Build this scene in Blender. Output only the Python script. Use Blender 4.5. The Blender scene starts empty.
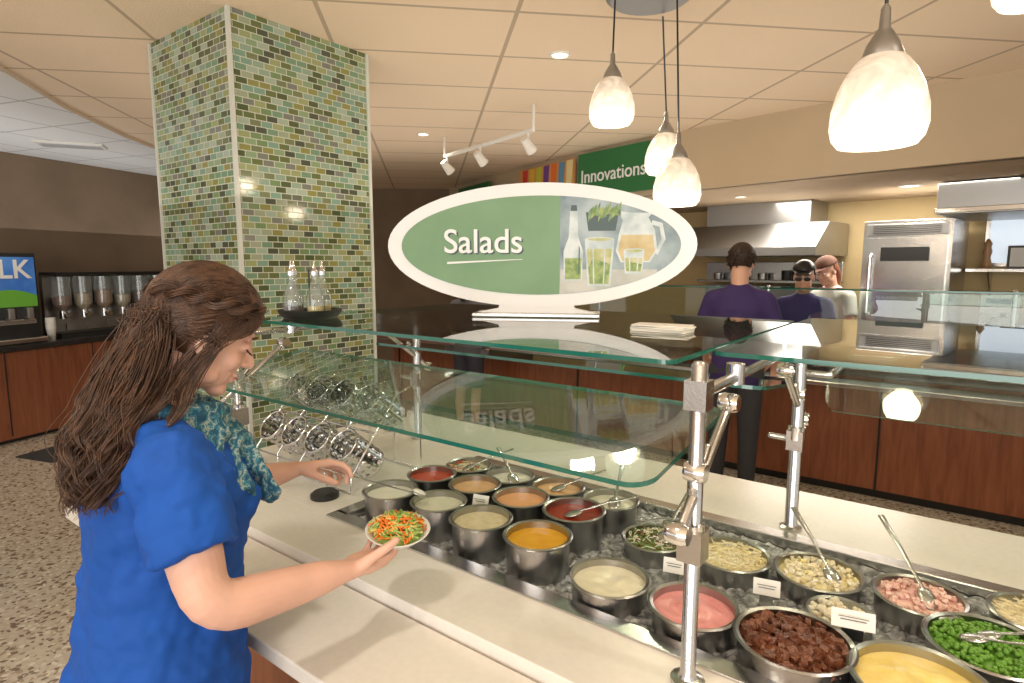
import bpy, math, random
from mathutils import Vector, Matrix, noise
random.seed(7)
D = bpy.data
V = Vector
scn = bpy.context.scene
scn.view_settings.view_transform = 'Standard'

# ------------------------------------------------------------------ materials
def mat(name, col=(.8,.8,.8), rough=.5, metal=0.0, bump=0, bscale=50, var=0, vscale=8, emit=None, es=0, spec=None, coat=0, sss=0, col2=None):
    m = D.materials.new(name); m.use_nodes = True
    nt = m.node_tree; b = nt.nodes['Principled BSDF']
    b.inputs['Base Color'].default_value = (*col, 1)
    b.inputs['Roughness'].default_value = rough
    b.inputs['Metallic'].default_value = metal
    if spec is not None: b.inputs['Specular IOR Level'].default_value = spec
    if coat: b.inputs['Coat Weight'].default_value = coat
    if sss:
        b.inputs['Subsurface Weight'].default_value = sss
        b.inputs['Subsurface Radius'].default_value = (.02,.008,.005)
        b.inputs['Subsurface Scale'].default_value = .6
    if emit:
        b.inputs['Emission Color'].default_value = (*emit, 1)
        b.inputs['Emission Strength'].default_value = es
    tc = nt.nodes.new('ShaderNodeTexCoord')
    if var or col2:
        n = nt.nodes.new('ShaderNodeTexNoise'); n.inputs['Scale'].default_value = vscale
        n.inputs['Detail'].default_value = 4
        nt.links.new(tc.outputs['Object'], n.inputs['Vector'])
        r = nt.nodes.new('ShaderNodeValToRGB')
        c2 = col2 if col2 else tuple(min(1, c*(1+var)) for c in col)
        c1 = col if col2 else tuple(c*(1-var) for c in col)
        r.color_ramp.elements[0].color = (*c1,1); r.color_ramp.elements[0].position=.35
        r.color_ramp.elements[1].color = (*c2,1); r.color_ramp.elements[1].position=.65
        nt.links.new(n.outputs['Fac'], r.inputs['Fac'])
        nt.links.new(r.outputs['Color'], b.inputs['Base Color'])
    if bump:
        n2 = nt.nodes.new('ShaderNodeTexNoise'); n2.inputs['Scale'].default_value = bscale
        n2.inputs['Detail'].default_value = 3
        nt.links.new(tc.outputs['Object'], n2.inputs['Vector'])
        bp = nt.nodes.new('ShaderNodeBump'); bp.inputs['Strength'].default_value = bump
        bp.inputs['Distance'].default_value = .01
        nt.links.new(n2.outputs['Fac'], bp.inputs['Height'])
        nt.links.new(bp.outputs['Normal'], b.inputs['Normal'])
    return m

def glassmat(name, tint=(.9,.97,.94), ior=1.5, boost=1.0, haze=0):
    m = D.materials.new(name); m.use_nodes = True
    nt = m.node_tree; nt.nodes.clear()
    o = nt.nodes.new('ShaderNodeOutputMaterial'); mx = nt.nodes.new('ShaderNodeMixShader')
    t = nt.nodes.new('ShaderNodeBsdfTransparent'); t.inputs[0].default_value=(*tint,1)
    g = nt.nodes.new('ShaderNodeBsdfGlossy'); g.inputs['Roughness'].default_value=.0
    f = nt.nodes.new('ShaderNodeFresnel')
    ge = nt.nodes.new('ShaderNodeNewGeometry'); mi = nt.nodes.new('ShaderNodeMath'); mi.operation='MULTIPLY_ADD'
    mi.inputs[1].default_value = 1/ior-ior; mi.inputs[2].default_value = ior     # same air-side Fresnel on both faces of the thin sheet
    nt.links.new(ge.outputs['Backfacing'], mi.inputs[0]); nt.links.new(mi.outputs[0], f.inputs['IOR'])
    mu = nt.nodes.new('ShaderNodeMath'); mu.operation='MULTIPLY'; mu.inputs[1].default_value=boost; mu.use_clamp=True
    nt.links.new(f.outputs[0], mu.inputs[0]); nt.links.new(mu.outputs[0], mx.inputs[0])
    src=t.outputs[0]
    if haze:
        df=nt.nodes.new('ShaderNodeBsdfDiffuse'); df.inputs[0].default_value=(.75,.78,.78,1)
        m2=nt.nodes.new('ShaderNodeMixShader'); m2.inputs[0].default_value=haze
        nt.links.new(t.outputs[0],m2.inputs[1]); nt.links.new(df.outputs[0],m2.inputs[2]); src=m2.outputs[0]
    nt.links.new(src, mx.inputs[1]); nt.links.new(g.outputs[0], mx.inputs[2])
    nt.links.new(mx.outputs[0], o.inputs[0])
    return m

def woodmat(name, c1, c2, rough=.35):
    m = D.materials.new(name); m.use_nodes=True; nt=m.node_tree; b=nt.nodes['Principled BSDF']
    tc=nt.nodes.new('ShaderNodeTexCoord'); mp=nt.nodes.new('ShaderNodeMapping')
    mp.inputs['Scale'].default_value=(6,6,.6)
    n=nt.nodes.new('ShaderNodeTexNoise'); n.inputs['Scale'].default_value=5; n.inputs['Detail'].default_value=8
    n.inputs['Distortion'].default_value=.6
    r=nt.nodes.new('ShaderNodeValToRGB'); r.color_ramp.elements[0].color=(*c1,1); r.color_ramp.elements[1].color=(*c2,1)
    r.color_ramp.elements[0].position=.3; r.color_ramp.elements[1].position=.7
    nt.links.new(tc.outputs['Object'],mp.inputs[0]); nt.links.new(mp.outputs[0],n.inputs['Vector'])
    nt.links.new(n.outputs['Fac'],r.inputs[0]); nt.links.new(r.outputs[0],b.inputs['Base Color'])
    b.inputs['Roughness'].default_value=rough
    return m

M_white = mat('white_solid_surface', (.78,.74,.68), .25, var=.02, vscale=60)
M_steel = mat('brushed_steel', (.60,.59,.58), .22, 1.0, bump=.05, bscale=200)
M_pan = mat('pan_aluminium', (.42,.415,.41), .28, 1.0, bump=.05, bscale=150)
M_steeld = mat('steel_dull', (.42,.42,.42), .38, 1.0)
M_chrome = mat('chrome', (.8,.8,.8), .1, 1.0)
M_black = mat('black_plastic', (.015,.015,.015), .35)
M_glass = glassmat('pane_glass', (.91,.97,.945), 1.5, 1.35)
M_gedge = mat('glass_edge', (.015,.13,.095), .08, 0, spec=.9)
M_bottle = glassmat('bottle_glass', (.88,.92,.92), 1.5, 1.8, .12)
M_wood = woodmat('cherry_wood', (.19,.060,.027), (.30,.105,.048))
M_dark = mat('dark_counter_top', (.03,.028,.027), .15, var=.4, vscale=90)
M_skin = mat('skin', (.70,.42,.32), .5, sss=.15, bump=.06, bscale=120, var=.05, vscale=15)
M_skin2 = mat('skin_light', (.66,.38,.27), .5)
M_lip = mat('lips', (.50,.17,.15), .4)
M_eyew = mat('eye_white', (.8,.78,.75), .2)
M_iris = mat('iris', (.06,.03,.015), .1)

# ------------------------------------------------------------------ mesh builder
class MB:
    def __init__(s): s.v=[]; s.f=[]; s.m=[]; s.mats=[]; s.uv=None
    def mi(s, m):
        if m not in s.mats: s.mats.append(m)
        return s.mats.index(m)
    def add(s, vs, fs, m):
        o=len(s.v); k=s.mi(m)
        s.v += [V(p) for p in vs]
        for f in fs: s.f.append(tuple(i+o for i in f)); s.m.append(k)
    def box(s, c, size, m, rz=0, M=None):
        x,y,z=[a/2 for a in size]; c=V(c)
        R = M if M is not None else Matrix.Rotation(rz,3,'Z')
        vs=[c+R@V((i*x,j*y,k*z)) for i in(-1,1) for j in(-1,1) for k in(-1,1)]
        s.add(vs,[(0,1,3,2),(4,6,7,5),(0,4,5,1),(2,3,7,6),(0,2,6,4),(1,5,7,3)],m)
    def lathe(s, prof, m, c=(0,0,0), segs=32, M=None):
        c=V(c); vs=[]; fs=[]
        for r,z in prof:
            for i in range(segs):
                a=2*math.pi*i/segs; p=V((max(r,1e-5)*math.cos(a),max(r,1e-5)*math.sin(a),z))
                if M is not None: p=M@p
                vs.append(c+p)
        for j in range(len(prof)-1):
            for i in range(segs):
                a=j*segs+i; b=j*segs+(i+1)%segs
                fs.append((a,b,b+segs,a+segs))
        s.add(vs,fs,m)
    def tube(s, pts, rad, m, segs=12, cap='round', flat=None):
        pts=[V(p) for p in pts]; n=len(pts)
        if not isinstance(rad,(list,tuple)): rad=[rad]*n
        rad=[(r,r) if not isinstance(r,(tuple,list)) else r for r in rad]
        T=[]
        for i in range(n):
            a=pts[max(0,i-1)]; b=pts[min(n-1,i+1)]; T.append((b-a).normalized())
        ref = V(flat) if flat is not None else (V((0,0,1)) if abs(T[0].z)<.9 else V((1,0,0)))
        N=[]; prev=ref
        for i in range(n):
            q = (ref if flat is not None else prev); q=q-T[i]*q.dot(T[i])
            if q.length<1e-6: q=T[i].orthogonal()
            q.normalize(); N.append(q); prev=q
        rings=[(pts[i],N[i],T[i].cross(N[i]),rad[i]) for i in range(n)]
        if cap=='round':
            a=rings[0]; r=min(a[3]); b=rings[-1]; q=min(b[3])
            pre=[(a[0]-T[0]*r*k,a[1],a[2],(a[3][0]*w,a[3][1]*w)) for k,w in((.98,.15),(.85,.5),(.5,.86))]
            post=[(b[0]+T[-1]*q*k,b[1],b[2],(b[3][0]*w,b[3][1]*w)) for k,w in((.5,.86),(.85,.5),(.98,.15))]
            rings=pre+rings+post
        vs=[];fs=[]
        for c,n1,n2,(ra,rb) in rings:
            for i in range(segs):
                a=2*math.pi*i/segs
                vs.append(c+n1*ra*math.cos(a)+n2*rb*math.sin(a))
        for j in range(len(rings)-1):
            for i in range(segs):
                a=j*segs+i; b=j*segs+(i+1)%segs
                fs.append((a,b,b+segs,a+segs))
        if cap:
            fs.append(tuple(range(segs))[::-1]); o=(len(rings)-1)*segs; fs.append(tuple(o+i for i in range(segs)))
        s.add(vs,fs,m)
    def ellip(s, c, rad, m, ax=None, segs=16, rings=10, keep=None):
        c=V(c); ax=ax or (V((1,0,0)),V((0,1,0)),V((0,0,1)))
        vs=[];fs=[];loc=[]
        for j in range(rings+1):
            th=math.pi*(.02+.96*j/rings)
            for i in range(segs):
                a=2*math.pi*i/segs
                l=(math.sin(th)*math.cos(a),math.sin(th)*math.sin(a),math.cos(th)); loc.append(l)
                vs.append(c+ax[0]*l[0]*rad[0]+ax[1]*l[1]*rad[1]+ax[2]*l[2]*rad[2])
        for j in range(rings):
            for i in range(segs):
                a=j*segs+i; b=j*segs+(i+1)%segs; q=(a,a+segs,b+segs,b)
                if keep is None or all(keep(loc[k]) for k in q): fs.append(q)
        if keep is None:
            fs.append(tuple(range(segs))); o=rings*segs; fs.append(tuple(o+i for i in range(segs))[::-1])
        s.add(vs,fs,m)
    def prism(s, poly, z0, z1, m, mside=None):
        n=len(poly); vs=[(x,y,z0) for x,y in poly]+[(x,y,z1) for x,y in poly]
        s.add(vs,[tuple(range(n))[::-1],tuple(range(n,2*n))],m)
        s.add(vs,[(i,(i+1)%n,(i+1)%n+n,i+n) for i in range(n)],mside or m)
    def build(s, name, parent=None, smooth=False, loc=(0,0,0), rz=0, bevel=0, remesh=0, smoothit=0, sub=0, autos=False):
        me=D.meshes.new(name); me.from_pydata([tuple(p) for p in s.v],[],s.f); 
        for m in s.mats: me.materials.append(m)
        me.polygons.foreach_set('material_index', s.m)
        if smooth or remesh: me.polygons.foreach_set('use_smooth',[True]*len(s.f))
        me.update()
        o=D.objects.new(name,me); scn.collection.objects.link(o)
        o.location=loc; o.rotation_euler=(0,0,rz)
        if parent: o.parent=parent
        if bevel:
            b=o.modifiers.new('bevel','BEVEL'); b.width=bevel; b.segments=2; b.limit_method='ANGLE'
        if remesh:
            r=o.modifiers.new('remesh','REMESH'); r.mode='VOXEL'; r.voxel_size=remesh; r.use_smooth_shade=True
        if smoothit:
            q=o.modifiers.new('smooth','SMOOTH'); q.iterations=smoothit; q.factor=.5
        if autos:
            e=o.modifiers.new('es','EDGE_SPLIT'); e.split_angle=math.radians(35)
        return o

def root(name, loc=(0,0,0), rz=0, parent=None):
    e=D.objects.new(name,None); scn.collection.objects.link(e); e.location=loc; e.rotation_euler=(0,0,rz)
    e.empty_display_size=.1
    if parent: e.parent=parent
    return e

ST=math.radians(-37)         # station frame:  x=s (along bar), y=t (across bar)
E1=V((math.cos(ST),math.sin(ST),0)); E2=V((-math.sin(ST),math.cos(ST),0))
def W(s,t,z=0): return E1*s+E2*t+V((0,0,z))
KT=math.radians(-45)
def text(body,size,loc,rot,m,name,parent,ext=.003,align='CENTER',bold=0):
    cu=D.curves.new(name,'FONT'); cu.body=body; cu.size=size; cu.extrude=ext; cu.align_x=align; cu.align_y='CENTER'; cu.offset=bold
    cu.materials.append(m); o=D.objects.new(name,cu); scn.collection.objects.link(o); o.location=loc; o.rotation_euler=rot; o.parent=parent; return o

# ------------------------------------------------------------------ floor / ceiling / walls
def terrazzo():
    m=D.materials.new('terrazzo'); m.use_nodes=True; nt=m.node_tree; b=nt.nodes['Principled BSDF']
    tc=nt.nodes.new('ShaderNodeTexCoord')
    v=nt.nodes.new('ShaderNodeTexVoronoi'); v.inputs['Scale'].default_value=60
    r=nt.nodes.new('ShaderNodeValToRGB'); e=r.color_ramp.elements; r.color_ramp.interpolation='CONSTANT'
    e[0].position=0; e[0].color=(.17,.12,.08,1); e[1].position=.9; e[1].color=(.66,.60,.50,1)
    e2=e.new(.10); e2.color=(.33,.25,.17,1); e2=e.new(.2); e2.color=(.53,.46,.36,1); e3=e.new(.55); e3.color=(.48,.41,.31,1)
    sx=nt.nodes.new('ShaderNodeSeparateColor')
    nt.links.new(tc.outputs['Object'],v.inputs['Vector']); nt.links.new(v.outputs['Color'],sx.inputs[0])
    nt.links.new(sx.outputs[0],r.inputs[0]); nt.links.new(r.outputs[0],b.inputs['Base Color'])
    b.inputs['Roughness'].default_value=.22
    return m
f=MB(); f.box((0,5,-.05),(24,22,.1),terrazzo()); f.build('floor')

def ceilmat(name, base, line, rot, w=.92, h=.61):
    m=D.materials.new(name); m.use_nodes=True; nt=m.node_tree; b=nt.nodes['Principled BSDF']
    tc=nt.nodes.new('ShaderNodeTexCoord'); mp=nt.nodes.new('ShaderNodeMapping'); mp.inputs['Rotation'].default_value=(0,0,rot)
    mp.inputs['Location'].default_value=(.48,.1,0)
    br=nt.nodes.new('ShaderNodeTexBrick'); br.offset=0; br.squash=1
    br.inputs['Scale'].default_value=1; br.inputs['Mortar Size'].default_value=.012; br.inputs['Mortar Smooth'].default_value=.2
    br.inputs['Brick Width'].default_value=w; br.inputs['Row Height'].default_value=h
    br.inputs['Color1'].default_value=(*base,1); br.inputs['Color2'].default_value=(*[c*.97 for c in base],1); br.inputs['Mortar'].default_value=(*line,1)
    nt.links.new(tc.outputs['Object'],mp.inputs[0]); nt.links.new(mp.outputs[0],br.inputs['Vector'])
    nz=nt.nodes.new('ShaderNodeTexNoise'); nz.inputs['Scale'].default_value=90; nz.inputs['Detail'].default_value=4
    nt.links.new(tc.outputs['Object'],nz.inputs['Vector'])
    bp=nt.nodes.new('ShaderNodeBump'); bp.inputs['Strength'].default_value=.35; bp.inputs['Distance'].default_value=.01
    nt.links.new(nz.outputs['Fac'],bp.inputs['Height']); nt.links.new(bp.outputs[0],b.inputs['Normal'])
    nt.links.new(br.outputs['Color'],b.inputs['Base Color']); b.inputs['Roughness'].default_value=.9
    return m
CZ=2.8
cm=ceilmat('ceiling_tile',(.84,.68,.51),(.50,.39,.28),math.radians(-8))
c=MB(); c.box((0,5,CZ+.05),(24,22,.1),cm); c.build('ceiling')
cw=ceilmat('ceiling_tile_white',(.74,.75,.76),(.45,.46,.47),math.radians(20),.61,.61)
c=MB()
poly=[(-2.2,2.2),(-2.75,2.9),(-3.03,3.73),(-3.3,4.6),(-3.5,5.6),(-3.57,6.4),(-3.55,9.3),(-9,9.3),(-9,1.2),(-5,1.2)]
c.prism(poly,CZ-.03,CZ-.001,cw,mat('bulkhead_edge',(.7,.6,.48),.8)); c.build('ceiling_bulkhead')

M_wallbrown=mat('wall_brown',(.20,.14,.09),.8,var=.1,vscale=2)
M_wallbeige=mat('wall_beige',(.50,.39,.26),.75,var=.03,vscale=2)
w=MB(); w.box((-3,9.6,1.4),(13,.15,2.8),M_wallbrown); w.build('wall_back')
dv=V((.333,.943,0)).normalized(); pv=V((-dv.y,dv.x,0)); LA=math.atan2(dv.y,dv.x)
c0=V((-4.9,4.4,0))+pv*.95+dv*1.5
w=MB(); w.box((c0.x,c0.y,1.4),(8,.12,2.8),M_wallbrown,rz=LA); w.build('wall_left')
# curved soffit
pl=[(5.6,1.6),(4.6,2.4),(3.08,3.79),(2.3,4.56),(1.61,5.34),(.95,6.18),(.4,7.0),(-.3,8.25),(-.97,9.5)]
w=MB(); 
for i in range(len(pl)-1):
    a=V((*pl[i],0)); b=V((*pl[i+1],0)); n=(b-a).normalized().cross(V((0,0,1))); n=n if n.dot(V((1,1,0)))>0 else -n
    w.add([a+V((0,0,2.28)),b+V((0,0,2.28)),b+V((0,0,2.8)),a+V((0,0,2.8)),a+n*.1+V((0,0,2.28)),b+n*.1+V((0,0,2.28)),b+n*.1+V((0,0,2.8)),a+n*.1+V((0,0,2.8))],
      [(0,1,2,3),(4,7,6,5),(0,4,5,1),(3,2,6,7)],M_wallbeige)
w.build('wall_soffit')
kc=MB(); kpoly=[(x+.04,y+.04) for x,y in pl]+[(-.97,11),(12,-1)]
kc.prism([(x,y) for x,y in kpoly][::-1],2.28,2.34,mat('kitchen_ceiling',(.50,.38,.25),.85)); kc.build('ceiling_kitchen')
w=MB(); w.box((0,7.08,1.2),(14,.14,2.4),mat('wall_yellow',(.60,.46,.24),.7)); w.build('wall_kitchen',loc=(0,0,0),rz=KT)

# ------------------------------------------------------------------ mosaic column
def mosaic():
    m=D.materials.new('green_mosaic'); m.use_nodes=True; nt=m.node_tree; b=nt.nodes['Principled BSDF']
    uv=nt.nodes.new('ShaderNodeTexCoord')
    br=nt.nodes.new('ShaderNodeTexBrick'); br.offset=.5
    br.inputs['Scale'].default_value=1; br.inputs['Mortar Size'].default_value=.0021; br.inputs['Mortar Smooth'].default_value=0
    br.inputs['Brick Width'].default_value=.060; br.inputs['Row Height'].default_value=.0305; br.inputs['Bias'].default_value=0
    br.inputs['Color1'].default_value=(0,0,0,1); br.inputs['Color2'].default_value=(1,1,1,1); br.inputs['Mortar'].default_value=(.5,.5,.5,1)
    nt.links.new(uv.outputs['UV'],br.inputs['Vector'])
    r=nt.nodes.new('ShaderNodeValToRGB'); r.color_ramp.interpolation='CONSTANT'; e=r.color_ramp.elements
    cols=[(.08,.105,.045),(.17,.26,.12),(.24,.34,.19),(.13,.16,.06),(.31,.36,.25),(.17,.29,.19),(.075,.09,.06),(.26,.36,.27),(.25,.25,.08),(.34,.42,.33),(.17,.20,.10),(.20,.33,.25),(.19,.20,.17),(.30,.34,.16)]
    e[0].color=(*cols[0],1); e[1].position=1/len(cols); e[1].color=(*cols[1],1)
    for i in range(2,len(cols)): q=e.new(i/len(cols)); q.color=(*cols[i],1)
    nt.links.new(br.outputs['Color'],r.inputs[0])
    mx=nt.nodes.new('ShaderNodeMix'); mx.data_type='RGBA'
    nt.links.new(br.outputs['Fac'],mx.inputs[0]); nt.links.new(r.outputs[0],mx.inputs[6]); mx.inputs[7].default_value=(.54,.56,.47,1)
    nt.links.new(mx.outputs[2],b.inputs['Base Color'])
    mr=nt.nodes.new('ShaderNodeMath'); mr.operation='MULTIPLY_ADD'; mr.inputs[1].default_value=.6; mr.inputs[2].default_value=.1
    nt.links.new(br.outputs['Fac'],mr.inputs[0]); nt.links.new(mr.outputs[0],b.inputs['Roughness'])
    bp=nt.nodes.new('ShaderNodeBump'); bp.invert=True; bp.inputs['Strength'].default_value=.5; bp.inputs['Distance'].default_value=.002
    nt.links.new(br.outputs['Fac'],bp.inputs['Height']); nt.links.new(bp.outputs[0],b.inputs['Normal'])
    return m
col=root('mosaic_column',W(-2.79,1.54,0),ST)
cs=.80
me=D.meshes.new('tiled_shaft')
vs=[(-cs,0,0),(0,0,0),(0,cs,0),(-cs,cs,0)]; vs=vs+[(x,y,CZ) for x,y,z in vs]
me.from_pydata(vs,[],[(0,1,5,4),(1,2,6,5),(2,3,7,6),(3,0,4,7)]); uvl=me.uv_layers.new(name='UVMap')
for p in me.polygons:
    for k,li in enumerate(p.loop_indices):
        uvl.data[li].uv=(p.index*1.3+(cs if k in(1,2) else 0), CZ if k>1 else 0)
me.materials.append(mosaic()); o=D.objects.new('tiled_shaft',me); scn.collection.objects.link(o); o.parent=col
t=MB()
for x,y in((-cs,0),(0,0),(0,cs),(-cs,cs)): t.box((x,y,CZ/2),(.018,.018,CZ-.002),mat('corner_trim',(.60,.62,.56),.4))
t.build('corner_trim',col)

# ------------------------------------------------------------------ salad bar
bar=root('salad_bar',(0,0,0),ST)
S0,S1=-2.25,2.0; WL,WR=-1.46,1.6; WT0,WT1=1.04,1.72; TZ=.88
t=MB()
t.box(((S0+S1)/2,(.855+WT0)/2,TZ-.02),(S1-S0,WT0-.855,.04),M_white)
t.box(((S0+S1)/2,(WT1+2.1)/2,TZ-.02),(S1-S0,2.1-WT1,.04),M_white)
t.box(((S0+WL)/2,(WT0+WT1)/2,TZ-.02),(WL-S0,WT1-WT0,.04),M_white)
t.box(((S1+WR)/2,(WT0+WT1)/2,TZ-.02),(S1-WR,WT1-WT0,.04),M_white)
t.build('counter_top',bar,bevel=.002)
t=MB(); t.box(((S0+S1)/2,.7275,TZ-.045),(S1-S0,.243,.035),M_white)
for k in range(5): t.box((S0+.3+k*.9,.76,TZ-.11),(.03,.18,.1),M_steeld)
t.build('tray_slide',bar,bevel=.004)
t=MB(); t.box(((S0+S1)/2,1.49,.45),(S1-S0-.1,1.16,.70),M_wood); t.box(((S0+S1)/2,1.49,.05),(S1-S0-.2,1.0,.1),M_black)
t.build('cabinet',bar)
t=MB()  # steel well
fl=.045
t.box(((WL+WR)/2,WT0+fl/2-.01,TZ+.003),(WR-WL+.02,fl,.006),M_steel)
t.box(((WL+WR)/2,WT1-fl/2+.01,TZ+.003),(WR-WL+.02,fl,.006),M_steel)
t.box((WL+fl/2-.01,(WT0+WT1)/2,TZ+.003),(fl,WT1-WT0-.05,.006),M_steel)
t.box(((WL+WR)/2,WT0+fl-.01,TZ-.03),(WR-WL,.004,.07),M_steel); t.box(((WL+WR)/2,WT1-fl+.01,TZ-.03),(WR-WL,.004,.07),M_steel)
t.box((WL+fl-.01,(WT0+WT1)/2,TZ-.03),(.004,WT1-WT0-.08,.07),M_steel)
t.box(((WL+WR)/2,(WT0+WT1)/2,TZ-.075),(WR-WL,WT1-WT0,.006),M_steel)
t.build('steel_well',bar,bevel=.001)
M_ice=mat('crushed_ice',(.13,.135,.14),.12,.1,bump=.9,bscale=60,col2=(.50,.51,.52),vscale=45,spec=.9)
t=MB()
nx,ny=300,66; x0,x1,y0,y1=WL+.04,WR-.02,WT0+.04,WT1-.04
vs=[];fs=[]
for j in range(ny+1):
    for i in range(nx+1):
        x=x0+(x1-x0)*i/nx; y=y0+(y1-y0)*j/ny
        h=noise.noise(V((x*38,y*38,0)))*.010+noise.noise(V((x*90,y*90,4)))*.010
        vs.append((x,y,TZ-.018+h))
for j in range(ny):
    for i in range(nx):
        a=j*(nx+1)+i; fs.append((a,a+1,a+nx+2,a+nx+1))
t.add(vs,fs,M_ice)
t.build('ice_bed',bar,smooth=False)

# glass panes / posts
def rrect(x0,x1,y0,y1,r,n=6):
    p=[]
    for cx,cy,a0 in((x1-r,y1-r,0),(x0+r,y1-r,90),(x0+r,y0+r,180),(x1-r,y0+r,270)):
        for k in range(n+1):
            a=math.radians(a0+90*k/n); p.append((cx+r*math.cos(a),cy+r*math.sin(a)))
    return p
guard=root('sneeze_guard',(0,0,0),ST)
def pane(name,x0,x1,y0,y1,za,zb,r=.03,th=.010):
    g=MB(); poly=rrect(x0,x1,y0,y1,r); n=len(poly)
    zz=lambda y: za+(zb-za)*(y-y0)/(y1-y0)
    nn=V((0,-(zb-za),(y1-y0))).normalized()*th
    vs=[(x,y,zz(y)) for x,y in poly]+[(x,y+nn.y,zz(y)+nn.z) for x,y in poly]
    g.add(vs,[tuple(range(n))[::-1],tuple(range(n,2*n))],M_glass)
    g.add(vs,[(i,(i+1)%n,(i+1)%n+n,i+n) for i in range(n)],M_gedge)
    return g.build(name,guard)
UZ=1.425
pane('upper_shelf_left',-2.0,-.45,1.12,2.2,UZ,UZ)
pane('upper_shelf_right',-.435,1.7,1.30,2.35,UZ,UZ)
pane('lower_pane_front',-1.98,-.40,.90,1.32,1.245,1.30,r=.05)
pane('lower_pane_back',-1.93,-.40,1.60,2.0,1.30,1.25,r=.05)
pane('lower_pane_back_right',-.30,1.7,1.883,1.985,1.207,1.385,r=.03)
p=MB()
def post(s,t,top,r=.0145):
    p.lathe([(0,TZ),(.03,TZ),(.03,TZ+.008),(r+.004,TZ+.012),(r,TZ+.02),(r,top),(r*.7,top+.006),(0,top+.006)],M_steel,(s,t,0),20)
    for z in(TZ+.28,): p.lathe([(r,z-.02),(r+.006,z-.018),(r+.006,z+.018),(r,z+.02)],M_chrome,(s,t,0),20)
for s in(-1.84,-.345,1.45):
    for tt in(.98,1.77):
        post(s,tt,1.455 if tt<1 else 1.42, .0135 if tt<1 else .017)
        sg=1 if tt<1 else -1
        p.tube([(s,tt,1.405),(s,tt+sg*.22,1.405)],.011,M_steel)
        p.lathe([(0,-.02),(.018,-.02),(.018,.02),(0,.02)],M_chrome,(s,tt+sg*.2,1.412),16)
        p.box((s,tt,1.405),(.038,.038,.05),M_steel)
        Mx=Matrix.Rotation(math.pi/2,3,'Y')
        if tt<1 or s<0:
            p.tube([(s,tt,1.16),(s,tt-sg*.01,1.24),(s,tt+sg*.05,1.30)],.008,M_steel)
            p.tube([(s,tt-sg*.06,1.19),(s,tt+sg*.16,1.35)],.009,M_steel)
            for q,z in((-.07,1.185),(.0,1.27),(.17,1.36)):
                p.lathe([(0,-.018),(.016,-.018),(.019,-.01),(.019,.01),(.016,.018),(0,.018)],M_chrome,(s,tt+sg*q,z),18,Mx)
        p.box((s,tt,1.14),(.042,.042,.055),M_steel)
        p.tube([(s,tt,1.14),(s-.06,tt+sg*.03,1.15)],.008,M_steel)
for s in(-.27,1.45): p.tube([(s,1.77,1.33),(s,1.93,1.33)],.009,M_steel)
p.tube([(-.345,1.77,1.33),(-.27,1.77,1.33)],.009,M_steel)
p.tube([(-.345,.98,1.405),(-.345,1.77,1.405)],.009,M_steel)
p.tube([(-1.84,.98,1.405),(-1.84,1.77,1.405)],.009,M_steel)
p.build('posts',guard,smooth=True,autos=True)

# ------------------------------------------------------------------ food pans
def foodm(n,c,c2=None,r=.35,bump=.5,bs=60): return mat(n,c,r,0,bump=bump,bscale=bs,col2=c2,vscale=35)
FM=dict(
 white=foodm('dressing_white',(.82,.79,.70),None,.25,.3,30), ranch=foodm('ranch',(.82,.78,.66),(.74,.72,.55),.3,.3,40),
 beige=foodm('beige_dressing',(.80,.68,.46),(.68,.56,.35)), yellow=foodm('yellow_dressing',(.84,.42,.02),(.78,.36,.02),.12,.1,10),
 cream=foodm('cream',(.84,.76,.58),None,.3,.5,25), pink=foodm('pink_yogurt',(.80,.33,.33),(.72,.25,.25),.3,.3,30),
 brown=foodm('brown_chunks',(.11,.035,.018),(.19,.065,.03),.25,.8,60), mustard=foodm('pudding',(.82,.62,.17),(.86,.68,.26),.3,.5,25),
 red=foodm('red_sauce',(.55,.07,.02),(.48,.05,.02),.15,.1,15), peach=foodm('peach_dressing',(.80,.50,.27),(.75,.44,.22),.25,.2,30),
 orange=foodm('orange_dressing',(.84,.42,.21),None,.25,.2,30), darkred=foodm('salsa_dark',(.25,.02,.008),(.35,.04,.01),.1,.1,15),
 green=foodm('greens',(.10,.20,.03),(.20,.30,.08)), cheese=foodm('cheese',(.82,.70,.42),(.85,.77,.55)), egg=foodm('egg',(.85,.72,.30),(.85,.82,.68)),
 caul=foodm('cauliflower',(.82,.78,.62)), ham=foodm('ham',(.80,.47,.40),(.86,.60,.52)), pea=foodm('peas',(.11,.27,.025),(.17,.35,.05),.3,.1,20))
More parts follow.
